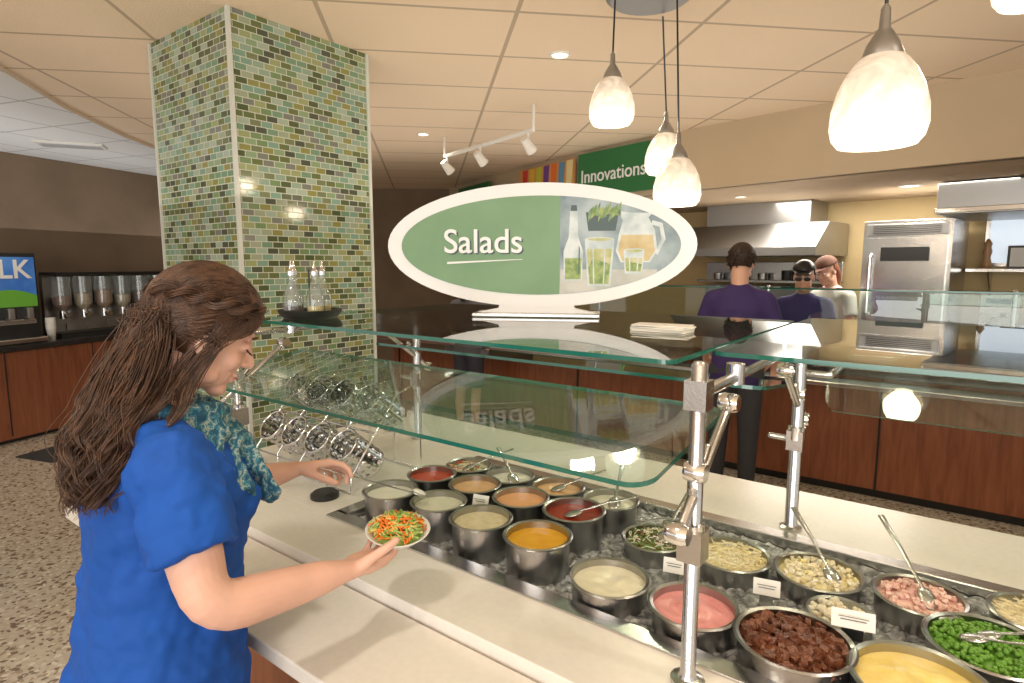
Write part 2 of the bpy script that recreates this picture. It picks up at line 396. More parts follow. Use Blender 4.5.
def pan(s,t,R,food,kind,rim=.945,z0=None,chunk=None):
    z0 = z0 if z0 is not None else .835
    g=MB()
    g.lathe([(0,z0),(R*.9,z0),(R*.97,z0+.01),(R,rim-.004),(R+.007,rim-.003),(R+.008,rim),(R+.004,rim+.003),(R-.003,rim),(R*.95,z0+.012),(R*.88,z0+.006),(0,z0+.006)],M_pan,(0,0,0),40)
    fz=rim-.016; n=10; seg=36; vs=[];fs=[]; Rf=R*.975
    dome={'liq':0,'thick':.004,'heap':.014}[kind]; amp={'liq':.0006,'thick':.006,'heap':.006}[kind]
    off=V((s*7,t*5,0))
    for j in range(n+1):
        rr=Rf*j/n
        for i in range(seg):
            a=2*math.pi*i/seg; x=rr*math.cos(a); y=rr*math.sin(a)
            k=1-(j/n)**3
            vs.append((x,y,fz+dome*(1-(j/n)**2)+amp*noise.noise(V((x*30,y*30,0))+off)*k))
    for j in range(n):
        for i in range(seg):
            a=j*seg+i;b=j*seg+(i+1)%seg; fs.append((a,a+seg,b+seg,b))
    g.add(vs,fs,FM[food])
    rnd=random.Random(int(s*1000)+int(t*77))
    if chunk:
        typ,N,cols=chunk
        for q in range(N):
            rr=Rf*.93*math.sqrt(rnd.random()); a=rnd.random()*6.283
            x,y=rr*math.cos(a),rr*math.sin(a); z=fz+dome*(1-(rr/Rf)**2)+.003+rnd.random()*.007
            m=FM[rnd.choice(cols)]
            if typ=='ball': g.ellip((x,y,z),(.0048,)*3,m,segs=8,rings=5)
            elif typ in('cube','chunk'):
                Rm=Matrix.Rotation(rnd.random()*3,3,'Z')@Matrix.Rotation(rnd.random()*3,3,'X'); k=.006+rnd.random()*.006
                if typ=='chunk': k*=1.9
                g.box((x,y,z-(.004 if typ=='chunk' else 0)),(k,k*.9,k*.6),m,M=Rm)
            elif typ=='floret':
                for w in range(4): g.ellip((x+rnd.uniform(-.006,.006),y+rnd.uniform(-.006,.006),z+rnd.uniform(0,.006)),(.006,)*3,m,segs=7,rings=5)
            elif typ=='shred':
                b=rnd.random()*6.28; L=.012+rnd.random()*.014; d=V((math.cos(b),math.sin(b),rnd.uniform(-.3,.3)))
                P=V((x,y,z+.002)); d2=V((-d.y,d.x,.3))*.004*rnd.uniform(-1,1)
                g.tube([P-d*L/2,P+d2,P+d*L/2],.0013,m,segs=5,cap='flat')
    return g.build('food_pan',None,smooth=True,loc=W(s,t,0),rz=ST,autos=True)
rows=[(-1.33,1.16,.076,'white','liq'),(-1.155,1.185,.074,'ranch','liq'),(-.985,1.17,.078,'beige','liq'),(-.805,1.175,.08,'yellow','liq'),
 (-.60,1.165,.086,'cream','thick'),(-.405,1.17,.086,'pink','thick'),
 (-1.33,1.335,.072,'red','liq'),(-1.16,1.35,.074,'peach','liq'),(-.985,1.35,.076,'orange','liq'),(-.815,1.365,.08,'darkred','liq'),
 (-1.32,1.505,.072,'ranch','thick'),(-1.145,1.51,.074,'white','thick'),(-.965,1.52,.076,'peach','thick'),(-.785,1.525,.076,'ranch','thick')]
for i,(s,t_,R,fd,k) in enumerate(rows):
    rim=.955 if k=='liq' else .94
    if i in(4,5): rim=.915
    pan(s,t_,R,fd,k,rim,z0=.83,chunk=('shred',60,['green','cheese','red']) if i in(10,) else None)
pan(-.21,1.165,.10,'brown','heap',.92,.85,('chunk',150,['brown']))
pan(-.01,1.17,.104,'mustard','thick',.92,.85)
pan(.21,1.17,.104,'cream','thick',.92,.85)
pan(-.605,1.425,.078,'green','heap',.91,.85,('shred',200,['green','cheese','brown','white']))
pan(-.415,1.455,.088,'cheese','heap',.91,.85,('shred',230,['cheese','egg']))
pan(-.225,1.49,.09,'egg','heap',.91,.85,('cube',200,['egg','cheese','cream']))
pan(-.155,1.33,.06,'caul','heap',.91,.85,('floret',40,['caul','cream']))
pan(-.03,1.50,.083,'ham','heap',.915,.85,('cube',170,['ham']))
pan(.085,1.365,.098,'pea','heap',.92,.85,('ball',420,['pea']))
pan(.30,1.40,.09,'caul','heap',.93,.85,('floret',70,['caul']))
pan(.17,1.545,.08,'cheese','heap',.92,.85,('shred',150,['cheese']))

# utensils
def ladle(s,t,z,ds,dt,dz,name='serving_spoon',bowl=.022):
    g=MB(); a=V((0,0,0)); b=V((ds,dt,dz)); d=b.normalized()
    mid=b*.5+V((0,0,.004))
    g.tube([a,b*.25,mid,b*.8,b],[(.0022,.004),(.002,.0045),(.002,.005),(.002,.007),(.002,.008)],M_steel,8,flat=(0,0,1))
    g.ellip(a-d*.012+V((0,0,-.004)),(bowl*1.25,bowl*.85,.007),M_steel,(d,V((-d.y,d.x,0)).normalized(),V((0,0,1))),14,8)
    return g.build(name,None,smooth=True,loc=W(s,t,z),rz=ST)
for a in [(-.80,1.36,.955,.13,.09,.045),
          (-1.3,1.50,.945,.1,.1,.05),(-1.13,1.5,.945,-.12,.08,.05),(-.95,1.52,.945,.10,.09,.045),(-.77,1.52,.945,-.05,.15,.06),
          (-.58,1.43,.925,.02,.14,.09),(-.2,1.48,.925,-.11,.13,.08),(-.02,1.49,.93,-.10,.13,.10),(.09,1.38,.935,.13,-.02,.06),
          (.07,1.35,.935,.14,-.06,.05)]:
    ladle(*a)
# small label cards
M_card=mat('label_card',(.82,.80,.74),.6); M_ink=mat('ink',(.1,.1,.1),.6)
for s,t_,z,w_ in((-.30,1.33,.90,.055),(-.125,1.26,.925,.075),(-.50,1.30,.90,.05),(-1.07,1.27,.93,.05)):
    g=MB(); Rm=Matrix.Rotation(math.radians(-20),3,'X')
    g.box((0,0,.017),(w_,.0015,.034),M_card,M=Rm)
    for k in range(3): g.box((0,-.0035-.0022*(k-1)*-1.0,.024-.007*k),(w_*(.7-.1*k),.0006,.0015),M_ink,M=Rm)
    g.box((0,.008,-.01),(w_*.5,.02,.03),M_steel)
    g.build('label_card',None,loc=W(s,t_,z),rz=ST+math.radians(14))

# ------------------------------------------------------------------ Salads sign
sg_rz=math.radians(-9)
sign=root('salads_sign',(.090,2.2,0),sg_rz)
def ellpoly(a,b,n=64):
    return [(a*math.cos(2*math.pi*k/n),b*math.sin(2*math.pi*k/n)) for k in range(n)]
def flat(mb,poly,y0,y1,m,zc,ms=None):
    n=len(poly); vs=[(x,y0,zc+z) for x,z in poly]+[(x,y1,zc+z) for x,z in poly]
    mb.add(vs,[tuple(range(n)),tuple(range(n,2*n))[::-1]],m); mb.add(vs,[(i,i+n,(i+1)%n+n,(i+1)%n) for i in range(n)],ms or m)
M_swhite=mat('sign_white',(.80,.80,.79),.25); M_ssilver=mat('sign_silver',(.6,.6,.6),.3,.8)
M_sgreen=mat('sign_green',(.16,.30,.15),.45,col2=(.19,.34,.18),vscale=5)
g=MB(); zc=1.692; A,B=.560,.222
flat(g,ellpoly(A,B),-.012,.02,M_swhite,zc,M_ssilver)
a2,b2=.505,.176; cx=.085
th=math.acos(cx/a2)
left=[(a2*math.cos(th+(2*math.pi-2*th)*k/48),b2*math.sin(th+(2*math.pi-2*th)*k/48)) for k in range(49)]
right=[(a2*math.cos(-th+2*th*k/32),b2*math.sin(-th+2*th*k/32)) for k in range(33)]
flat(g,left,-.0165,-.012,M_sgreen,zc)
flat(g,right,-.0165,-.012,mat('picture_back',(.13,.20,.23),.4,col2=(.42,.50,.53),vscale=7),zc)
M_pg=mat('print_green',(.13,.24,.04),.4,col2=(.36,.44,.13),vscale=45); M_pl=mat('print_pale',(.45,.54,.56),.4,col2=(.68,.74,.75),vscale=20); M_pw=mat('print_lime',(.40,.42,.14),.4,col2=(.58,.56,.33),vscale=30)
M_pd=mat('print_dark',(.05,.09,.09),.4); M_pm=mat('print_mint',(.08,.18,.05),.4,col2=(.26,.38,.17),vscale=50); M_pt=mat('print_table',(.42,.44,.40),.4,col2=(.58,.58,.53),vscale=12)
M_pa=mat('print_amber',(.50,.36,.14),.4,col2=(.62,.52,.28),vscale=20)
def q(poly,m,lvl): flat(g,poly,-.0165-.0008*lvl,-.0165-.0008*(lvl-1),m,zc)
tab=[(a2*math.cos(-th+2*th*k/40)*.995,b2*math.sin(-th+2*th*k/40)*.995) for k in range(41)]
tab=[p_ for p_ in tab if p_[1]<-.085]; q([(.088,-.085)]+tab+[(tab[-1][0],-.085)],M_pt,1)
q([(.10,-.125),(.165,-.125),(.167,-.02),(.150,.03),(.146,.12),(.120,.12),(.116,.03),(.098,-.02)],M_pl,2)
q([(.105,-.12),(.16,-.12),(.162,-.045),(.103,-.045)],M_pg,3); q([(.122,.12),(.145,.12),(.143,.14),(.124,.14)],M_pd,3); q([(.152,-.10),(.156,-.10),(.156,-.01),(.152,0)],M_pd,4)
def glass(x,z0,w0,w1,h,fill):
    q([(x-w0,z0),(x+w0,z0),(x+w1,z0+h),(x-w1,z0+h)],M_pl,3)
    f_=fill; wf=w0+(w1-w0)*f_; q([(x-w0*.85,z0+.008),(x+w0*.85,z0+.008),(x+wf*.88,z0+h*f_),(x-wf*.88,z0+h*f_)],M_pw,4)
    q([(x-w0*.8,z0+.01),(x+w0*.8,z0+.01),(x+w0*.95,z0+h*f_*.6),(x-w0*.6,z0+h*f_*.75),(x-w0*.95,z0+h*f_*.5)],M_pg,5)
    for k in(-.5,.35): q([(x+w0*k,z0+.01),(x+w0*k+.004,z0+.01),(x+w1*k+.005,z0+h*.95),(x+w1*k,z0+h*.95)],M_pl,6)
    q([(x+w1*math.cos(a)*1.0,z0+h+.009*math.sin(a)) for a in [2*math.pi*i/20 for i in range(20)]],M_pl,5)
    q([(x+w1*.8*math.cos(a),z0+h+.005*math.sin(a)) for a in [2*math.pi*i/20 for i in range(20)]],M_pw,6)
glass(.225,-.145,.040,.052,.165,.8)
glass(.345,-.10,.030,.036,.08,.7)
q([(.300,-.06),(.400,-.06),(.425,-.02),(.415,.05),(.392,.095),(.405,.11),(.33,.112),(.285,.118),(.305,.085),(.292,.04),(.282,-.02)],M_pl,2)
q([(.305,-.055),(.395,-.055),(.417,-.02),(.408,.035),(.30,.035),(.290,-.02)],M_pa,2.5)
q([(.405,.085),(.440,.075),(.452,.02),(.425,-.035),(.418,-.025),(.438,.02),(.43,.062),(.402,.070)],M_pl,3)
q([(.185,.05),(.28,.05),(.29,.115),(.175,.115)],M_pd,1)
for k in range(9):
    x=.182+.012*k; q([(x,.08+.012*(k%3)),(x+.018,.10+.01*(k%2)),(x+.02,.135+.008*(k%3)),(x+.004,.12+.004*(k%2))],(M_pm,M_pg)[k%2],2+(k%2))
g.build('sign_face',sign,autos=False)
g=MB(); 
flat(g,[(-.23,0),(.23,0),(.225,.012),(.14,.03),(.125,.09),(-.125,.09),(-.14,.03),(-.225,.012)],-.01,.03,M_swhite,UZ+.011)
g.box((0,.02,UZ+.018),(.46,.16,.013),M_ssilver)
g.build('sign_stand',sign,bevel=.003)
t_=text('Salads',.122,(-.195,-.020,zc+.012),(math.pi/2,0,0),M_swhite,'lettering',sign,.004,bold=.001)
t2=text('Salads',.122,(-.190,-.0172,zc+.007),(math.pi/2,0,0),M_pd,'lettering_shadow',sign,.0004,bold=.001)
g=MB(); flat(g,[(-.33,-.058),(-.05,-.048),(-.05,-.050),(-.33,-.066)],-.021,-.017,M_swhite,zc); g.build('underline',sign)

# ------------------------------------------------------------------ cruet caddy
cad=root('condiment_caddy',W(-1.87,1.28,UZ+.0105),ST)
g=MB(); g.lathe([(0,0),(.090,0),(.104,.012),(.112,.03),(.108,.03),(.098,.014),(0,.008)],M_black,segs=32)
g.tube([(0,0,.01),(0,0,.17)],.003,M_black); g.build('tray',cad,smooth=True,autos=True)
M_oil=mat('balsamic',(.05,.015,.008),.1); M_oil2=mat('oil',(.6,.45,.1),.1)
for i,(x,y,oi) in enumerate(((-.062,-.02,M_oil),(.0,.055,M_oil2),(.062,-.02,M_oil2),(-.005,-.068,M_oil))):
    g=MB(); g.lathe([(0,.01),(.030,.01),(.032,.02),(.030,.08),(.018,.11),(.011,.13),(.011,.155),(.014,.158)],M_bottle,(x,y,0),20)
    g.lathe([(0,.012),(.027,.012),(.028,.045),(0,.045)],oi,(x,y,0),20)
    g.lathe([(.013,.152),(.013,.165),(.007,.172),(.003,.20),(0,.201)],M_chrome,(x,y,0),14)
    g.build('cruet_%d'%(i+1),cad,smooth=True,autos=True)
g=MB()
for k in range(6): g.box((random.uniform(-.006,.006),random.uniform(-.006,.006),k*.003+.0015),(.16,.08,.0025),M_card,rz=random.uniform(-.15,.15))
g.build('napkin_stack',None,loc=W(-.68,1.62,UZ+.0105),rz=ST)

# ------------------------------------------------------------------ utensil holder (perforated cylinders)
uh=root('utensil_holder',W(-1.82,1.36,TZ),ST)
g=MB()
def perf(mb,c,M,R=.05,L=.14,seg=24,rows_=11):
    vs=[];fs=[]
    for j in range(rows_+1):
        for i in range(seg):
            a=2*math.pi*i/seg; vs.append(V(c)+M@V((R*math.cos(a),R*math.sin(a),L*j/rows_)))
    for j in range(rows_):
        for i in range(seg):
            if j%2==1 and i%2==0 and 0<j<rows_-1: continue
            a=j*seg+i;b=j*seg+(i+1)%seg; fs.append((a,b,b+seg,a+seg))
    b0=len(vs); vs.append(V(c)); fs+= [(b0,(i+1)%seg,i) for i in range(seg)]
    mb.add(vs,fs,M_chrome)
    mb.lathe([(R,L-.004),(R+.004,L),(R,L+.004),(R-.003,L)],M_chrome,c,seg,M)
Mt=Matrix.Rotation(math.radians(50),3,'X'); kr=random.Random(2)
for cxx in(-.21,-.07,.07,.21):
    for lv,yy in((.055,-.04),(.195,.07)):
        perf(g,(cxx,yy,lv),Mt,.056,.15)
        for q_ in range(5):
            ox,oy=kr.uniform(-.035,.035),kr.uniform(-.035,.03); c_=V((cxx,yy,lv)); 
            A_=c_+Mt@V((ox*.6,oy*.6,.01)); B_=c_+Mt@V((ox,oy,.125+kr.random()*.025))
            g.tube([A_,A_.lerp(B_,.5),B_],[(.003,.005),(.002,.004),(.003,.008)],M_steel,6)
g.build('perforated_cups',uh,smooth=True)
g=MB()
for cxx in(-.28,-.14,0,.14,.28):
    g.tube([(cxx,-.18,.003),(cxx,-.18,.06),(cxx,-.07,.19),(cxx,.02,.30),(cxx,.10,.32),(cxx,.13,.24),(cxx,.13,.003)],.004,M_chrome,8)
for y,z in((-.18,.05),(-.07,.18),(.03,.305),(.13,.12),(-.18,.004),(.13,.004)): g.tube([(-.28,y,z),(.28,y,z)],.004,M_chrome,8)
g.build('wire_frame',uh,smooth=True)
g=MB(); g.lathe([(0,0),(.045,0),(.045,.012),(.035,.02),(0,.02)],M_black); g.build('black_coaster',None,loc=W(-1.60,1.12,TZ),smooth=True,autos=True)

# ------------------------------------------------------------------ pendant lamps
def shademat():
    m=D.materials.new('opal_marbled_glass'); m.use_nodes=True; nt=m.node_tree; b=nt.nodes['Principled BSDF']
    tc=nt.nodes.new('ShaderNodeTexCoord'); sx=nt.nodes.new('ShaderNodeSeparateXYZ'); nt.links.new(tc.outputs['Object'],sx.inputs[0])
    n=nt.nodes.new('ShaderNodeTexNoise'); n.inputs['Scale'].default_value=12; n.inputs['Detail'].default_value=4; n.inputs['Distortion'].default_value=2
    nt.links.new(tc.outputs['Object'],n.inputs['Vector'])
    a=nt.nodes.new('ShaderNodeMath'); a.operation='MULTIPLY_ADD'; a.inputs[1].default_value=-4.0; a.inputs[2].default_value=.15
    nt.links.new(sx.outputs['Z'],a.inputs[0])
    s=nt.nodes.new('ShaderNodeMath'); s.operation='ADD'; nt.links.new(a.outputs[0],s.inputs[0])
    k=nt.nodes.new('ShaderNodeMath'); k.operation='MULTIPLY'; k.inputs[1].default_value=.75; nt.links.new(n.outputs['Fac'],k.inputs[0]); nt.links.new(k.outputs[0],s.inputs[1])
    r=nt.nodes.new('ShaderNodeValToRGB'); e=r.color_ramp.elements
    e[0].position=.15; e[0].color=(.22,.15,.09,1); e[1].position=.80; e[1].color=(1.0,.90,.74,1); q_=e.new(.48); q_.color=(.58,.46,.33,1)  # bulb glow painted into the emission: dim top, bright bottom, plus glass marbling
    nt.links.new(s.outputs[0],r.inputs[0]); nt.links.new(r.outputs[0],b.inputs['Emission Color']); b.inputs['Emission Strength'].default_value=1.1
    b.inputs['Base Color'].default_value=(.55,.51,.45,1); b.inputs['Roughness'].default_value=.2
    return m
M_shade=shademat()
M_bulbglow=mat('bulb_glow',(1,.95,.85),.3,emit=(1,.86,.62),es=14)
def pendant(x,y,z,canopy,k=1.0):
    r=root('pendant_lamp',(x,y,z),0)
    g=MB(); h=.1
    prof=[(.080,-h),(.092,-h+.015),(.098,-.06),(.096,-.02),(.086,.02),(.070,.055),(.052,.08),(.035,.095),(.028,.10)]
    prof=[(a*k,b*k) for a,b in prof]
    g.lathe(prof+[(.024*k,.098*k)]+[(a-.004,b) for a,b in prof[::-1]],M_shade,segs=40); g.build('shade',r,smooth=True)
    g=MB(); g.lathe([(a*k,b*k) for a,b in[(.041,.082),(.042,.092),(.034,.115),(.022,.135),(.012,.15),(.010,.19),(.004,.20),(0,.20)]],M_steeld,segs=24)
    g.tube([(0,0,.19*k),(canopy[0]-x,canopy[1]-y,CZ-z-.035)],.004*k,M_black,8)
    g.build('socket_and_cord',r,smooth=True,autos=True)
    g=MB(); g.ellip((0,0,-.035*k),(.036*k,.036*k,.045*k),M_bulbglow); g.build('bulb',r,smooth=True)
    l=D.lights.new('lamp_light','POINT'); l.energy=6; l.color=(1,.82,.60); l.shadow_soft_size=.06
    lo=D.objects.new('lamp_light',l); scn.collection.objects.link(lo); lo.parent=r; lo.location=(0,0,-.12)
    return r
pendant(.433,2.71,2.33,(.44,2.72)); pendant(.688,2.564,1.97,(.67,2.60)); pendant(.752,3.04,2.17,(.70,2.95))
pendant(.705,1.20,1.937,(.71,1.21),.86); pendant(1.40,1.708,2.42,(1.37,1.68))
for x,y,R_ in((.60,2.78,.19),(1.05,1.46,.40)):
    g=MB(); g.lathe([(0,-.03),(R_-.02,-.03),(R_,-.015),(R_,-.001),(0,-.001)],M_steeld,(0,0,0),40)
    g.build('pendant_canopy',None,loc=(x,y,CZ),smooth=True,autos=True)

# track light
tl=root('track_light',(0,0,0))
g=MB(); a=V((-.62,5.7,2.62)); b=V((.16,4.6,2.62))
M_track=mat('track_white',(.75,.73,.68),.4)
g.tube([a,b],.018,M_track,8,cap='flat'); g.tube([a,a+V((0,0,.18))],.012,M_track); g.tube([b,b+V((0,0,.18))],.012,M_track)
for k in(.03,.45,.95):
    c_=a.lerp(b,k); g.tube([c_,c_-V((0,0,.08))],.012,M_track)
    d=V((.5,.5,-.6)).normalized(); g.tube([c_-V((0,0,.1))-d*.06,c_-V((0,0,.1))+d*.06],[.03,.045],M_track,16,cap='flat')
g.build('track_body',tl,smooth=True,autos=True)

# recessed lights
M_dl=mat('downlight_lens',(1,1,1),.4,emit=(1,.9,.7),es=4)
def downlight(x,y,z,watt=0,r=.06):
    g=MB(); g.lathe([(0,-.004),(r*.75,-.004)],M_dl,segs=24); g.lathe([(r*.75,-.004),(r*.8,-.010),(r,-.006),(r,0)],M_track,segs=24)
    o=g.build('recessed_light',None,loc=(x,y,z),smooth=True,autos=True)
    if watt:
        l=D.lights.new('downlight','SPOT'); l.energy=watt; l.color=(1,.90,.76); l.spot_size=math.radians(140); l.spot_blend=.8; l.shadow_soft_size=.08
        lo=D.objects.new('downlight',l); scn.collection.objects.link(lo); lo.parent=o; lo.location=(0,0,-.03)
downlight(.27,3.55,CZ,38); downlight(3.3,5.1,2.28,50,.09); downlight(-4.3,5.0,CZ-.03,45); downlight(-.6,.5,CZ,46); downlight(1.6,.2,CZ,42); downlight(-2.2,1.2,CZ,44)
downlight(-5.2,7.6,CZ-.03,28);downlight(-4.2,8.4,CZ-.03,24); downlight(-.8,5.6,CZ,38); downlight(2.2,5.9,2.28,50); downlight(4.6,4.4,2.28,50)
downlight(2.9,1.9,CZ,44)
g=MB(); g.box((0,0,-.01),(.55,.25,.018),M_track)
for k in range(6): g.box((0,-.09+k*.036,-.022),(.5,.006,.008),M_steeld)
g.build('ceiling_vent',None,loc=(-4.2,5.9,CZ-.03),rz=.4)

# ------------------------------------------------------------------ serving line bar behind
sl=root('serving_line',(0,0,0),ST)
BT=4.72
g=MB(); g.box((-1.6,BT+.3,.47),(7.4,.58,.80),M_wood); g.box((-1.6,BT+.32,.04),(7.2,.5,.08),M_black); g.build('wood_front',sl)
g=MB()
for k in range(7): g.box((-5.2+k*1.2,BT+.005,.47),(.012,.02,.8),M_black)
g.build('panel_seams',sl)
g=MB(); g.box((-1.6,BT+.28,.895),(7.6,.74,.05),M_dark); g.box((-1.6,BT-.22,.84),(7.6,.22,.03),M_steel); g.build('counter_slab',sl,bevel=.005)
g=MB()
g.box((-1.2,BT+.1,1.25),(6.2,.008,.38),M_glass); g.box((-1.2,BT+.25,1.45),(6.2,.34,.008),M_glass)
for k in range(5): g.tube([(-4.1+k*1.45,BT+.12,.92),(-4.1+k*1.45,BT+.12,1.46)],.014,M_steel)
g.box((-1.2,BT+.08,1.452),(6.2,.01,.012),M_gedge); g.box((-1.2,BT+.1,1.062),(6.2,.01,.01),M_gedge)
g.build('breath_guard',sl)
for k,(s,cc) in enumerate(((-2.9,(.7,.65,.5)),(-2.2,(.1,.3,.12)),(-.5,(.6,.1,.05)),(.3,(.7,.7,.7)))):
    g=MB(); g.box((0,0,.03),(.32,.26,.06),M_steel); g.box((0,0,.066),(.28,.22,.02),mat('dish_%d'%k,cc,.5)); g.build('serving_tray',None,loc=W(s,BT+.35,.92),rz=ST,bevel=.01)
# plates, crocks and bottles on the serving-line shelf / counter
for s,n_ in((-1.75,10),(-1.52,7),(.62,12)):
    g=MB()
    for k in range(n_): g.lathe([(0,k*.008),(.06,k*.008),(.10,k*.008+.010),(.10,k*.008+.013),(0,k*.008+.005)],M_card)
    g.build('plate_stack',None,loc=W(s,BT+.42,.921),smooth=True,autos=True)
for s,cc in((.02,(.6,.08,.03)),(.10,(.75,.5,.05)),(-2.55,(.15,.3,.06))):
    g=MB(); g.lathe([(0,0),(.032,0),(.034,.01),(.034,.12),(.022,.15),(.008,.19),(.006,.21),(0,.21)],mat('squeeze_bottle_mat',cc,.35),segs=18); g.build('squeeze_bottle',None,loc=W(s,BT+.45,.921),smooth=True,autos=True)
g=MB(); g.lathe([(0,0),(.07,0),(.075,.15),(.07,.15),(.065,.01),(0,.01)],M_steel,segs=24)
for k in range(6):
    a=k*1.05; g.tube([(.03*math.cos(a),.03*math.sin(a),.02),(.07*math.cos(a),.07*math.sin(a),.30)],.005,M_steel); g.ellip((.075*math.cos(a),.075*math.sin(a),.32),(.025,.012,.035),(M_steel,M_black)[k%2])
g.build('utensil_crock',None,loc=W(.95,BT+.4,.921),smooth=True,autos=True)

# ------------------------------------------------------------------ kitchen (local frame p,q)
def kroot(n,p,q_,z=0): 
    w_=Matrix.Rotation(KT,3,'Z')@V((p,q_,z)); return root(n,w_,KT)
r=kroot('exhaust_hood',-2.75,6.45)
g=MB(); g.add([(-.75,-.45,1.72),(.75,-.45,1.72),(.75,.5,1.72),(-.75,.5,1.72),(-.75,-.45,1.80),(.75,-.45,1.80),(-.75,-.1,2.05),(.75,-.1,2.05),(.75,.5,2.05),(-.75,.5,2.05)],
 [(0,1,5,4),(4,5,7,6),(6,7,8,9),(1,2,8,7,5),(0,4,6,9,3),(0,3,2,1)],M_steeld); g.box((0,.2,2.165),(1.1,.5,.225),M_steeld); g.build('hood_shell',r)
r=kroot('cooking_range',-2.75,6.55)
g=MB(); g.box((0,0,.46),(1.5,.7,.92),M_steel); g.box((0,.3,1.15),(1.5,.08,.5),M_steeld)
for k in range(4): g.lathe([(.0,.92),(.12,.92),(.12,.94),(0,.94)],M_black,(-.54+k*.36,-.05,0),20)
for k in range(6): g.lathe([(0,-.37),(.025,-.37),(.025,-.35)],M_black,(-.6+k*.24,0,.8),12,Matrix.Rotation(math.pi/2,3,'X')@Matrix.Scale(-1,3,V((0,0,1))))
g.box((0,.2,1.45),(1.5,.3,.03),M_steel); g.box((0,.3,1.56),(1.5,.04,.2),M_steel)
for k in range(5): g.lathe([(0,1.465),(.05,1.465),(.055,1.54+.03*(k%2)),(0,1.54+.03*(k%2))],(M_steel,M_black)[k%2],(-.55+k*.26,.18,0),16)
g.build('range_body',r,bevel=.005)
for k in range(3):
    g=MB(); rr=.10+.02*k; g.lathe([(0,0),(rr,0),(rr,.16),(rr+.006,.165),(rr-.004,.165),(rr-.006,.01),(0,.01)],M_steeld); g.tube([(rr,0,.12),(rr+.16,0,.13)],.01,M_black)
    w_=Matrix.Rotation(KT,3,'Z')@V((-3.2+k*.4,6.5,.942)); g.build('cooking_pot',None,loc=w_,smooth=True,autos=True)
r=kroot('stainless_oven',-1.3,6.45)
g=MB(); g.box((0,0,1.02),(.66,.7,1.98),M_steel); g.box((0,-.36,1.5),(.6,.03,.72),M_steel); g.box((0,-.36,.65),(.6,.03,.8),M_steel)
g.box((0,-.36,1.93),(.6,.03,.1),M_steeld); g.box((0,-.379,1.72),(.36,.01,.12),M_black)
for k in range(5): g.box((0,-.38,1.90+k*.016),(.5,.008,.005),M_black)
g.tube([(-.25,-.38,1.18),(-.25,-.42,1.2),(-.25,-.42,1.7),(-.25,-.38,1.72)],.012,M_chrome)
g.tube([(-.25,-.38,.6),(-.25,-.42,.62),(-.25,-.42,1.0),(-.25,-.38,1.02)],.012,M_chrome)
g.box((0,0,.02),(.6,.6,.04),M_black); g.build('oven_body',r,bevel=.006)
r=kroot('vent_hood',-.1,6.35)
g=MB(); g.box((0,0,2.14),(1.9,1.1,.24),M_steeld); g.box((0,-.555,2.05),(1.92,.03,.04),M_chrome); g.build('hood_box',r,bevel=.005)
r=kroot('window_1',.1,6.99)
g=MB(); g.box((0,0,1.85),(1.9,.02,.42),mat('window_daylight',(.8,.9,1),.3,emit=(.75,.85,.95),es=.7))
for x in(-.95,-.3,.35,.95): g.box((x,-.02,1.85),(.03,.05,.46),M_steel)
for z in(1.63,2.07): g.box((0,-.02,z),(1.93,.05,.03),M_steel)
g.build('window_frame',r)
r=kroot('wall_shelf',.0,6.82)
g=MB(); g.box((0,0,1.58),(1.9,.3,.025),M_steel)
for x in(-.8,0,.8): g.add([(x,.14,1.35),(x,.14,1.57),(x,-.12,1.57),(x+.01,.14,1.35),(x+.01,.14,1.57),(x+.01,-.12,1.57)],[(0,1,2),(5,4,3),(0,2,5,3)],M_steel)
g.build('shelf_board',r)
def kloc(p,q_,z): return Matrix.Rotation(KT,3,'Z')@V((p,q_,z))
g=MB(); g.lathe([(0,0),(.045,0),(.038,.05),(.025,.10),(.036,.15),(.025,.19),(.033,.22),(.016,.25),(.010,.26),(0,.265)],woodmat('mill_wood',(.35,.18,.08),(.5,.28,.12)),segs=20); g.build('pepper_mill',None,loc=kloc(-.82,6.78,1.593),smooth=True)
g=MB(); g.box((0,0,.1),(.26,.02,.20),M_black); g.box((0,-.012,.1),(.22,.005,.16),M_card); g.build('picture_frame',None,loc=kloc(-.55,6.78,1.593),rz=KT)
g=MB(); g.box((0,0,0),(.34,.12,.16),M_track,); g.box((0,-.062,-.05),(.3,.005,.02),M_steeld); g.build('paper_towel_dispenser',None,loc=kloc(-.25,6.94,1.42),rz=KT,bevel=.01)
g=MB(); g.box((0,0,0),(.24,.01,.18),mat('red_sign',(.55,.03,.02),.5)); g.box((0,-.007,0),(.16,.004,.05),M_card); g.build('red_safety_sign',None,loc=kloc(-.3,6.99,1.17),rz=KT)
g=MB(); g.box((0,0,0),(.28,.01,.36),M_card); g.box((0,-.006,.1),(.2,.003,.05),M_ink)
for k in range(5): g.box((0,-.006,.04-k*.04),(.22,.003,.01),M_steeld)
g.build('notice_board',None,loc=kloc(-.72,6.99,1.20),rz=KT)
r=kroot('prep_table',.1,6.6)
g=MB(); g.box((0,0,.9),(1.9,.7,.04),M_steel); g.box((0,0,.3),(1.85,.65,.03),M_steeld); g.box((0,.33,1.0),(1.9,.02,.2),M_steel)
for x in(-.9,.9):
    for y in(-.3,.3): g.tube([(x,y,0),(x,y,.9)],.02,M_steel)
g.build('table_frame',r)
for k,(p_,cc) in enumerate(((-.65,(.6,.6,.6)),(-.4,(.5,.06,.03)),(-.1,(.1,.1,.1)))):
    g=MB(); g.lathe([(0,0),(.09,0),(.10,.20),(.105,.22),(.07,.26),(0,.27)],mat('canister_%d'%k,cc,.3),segs=22); g.lathe([(.02,.265),(.02,.29),(0,.29)],M_black,segs=12); g.build('storage_canister',None,loc=kloc(p_,6.6,.921),smooth=True,autos=True)
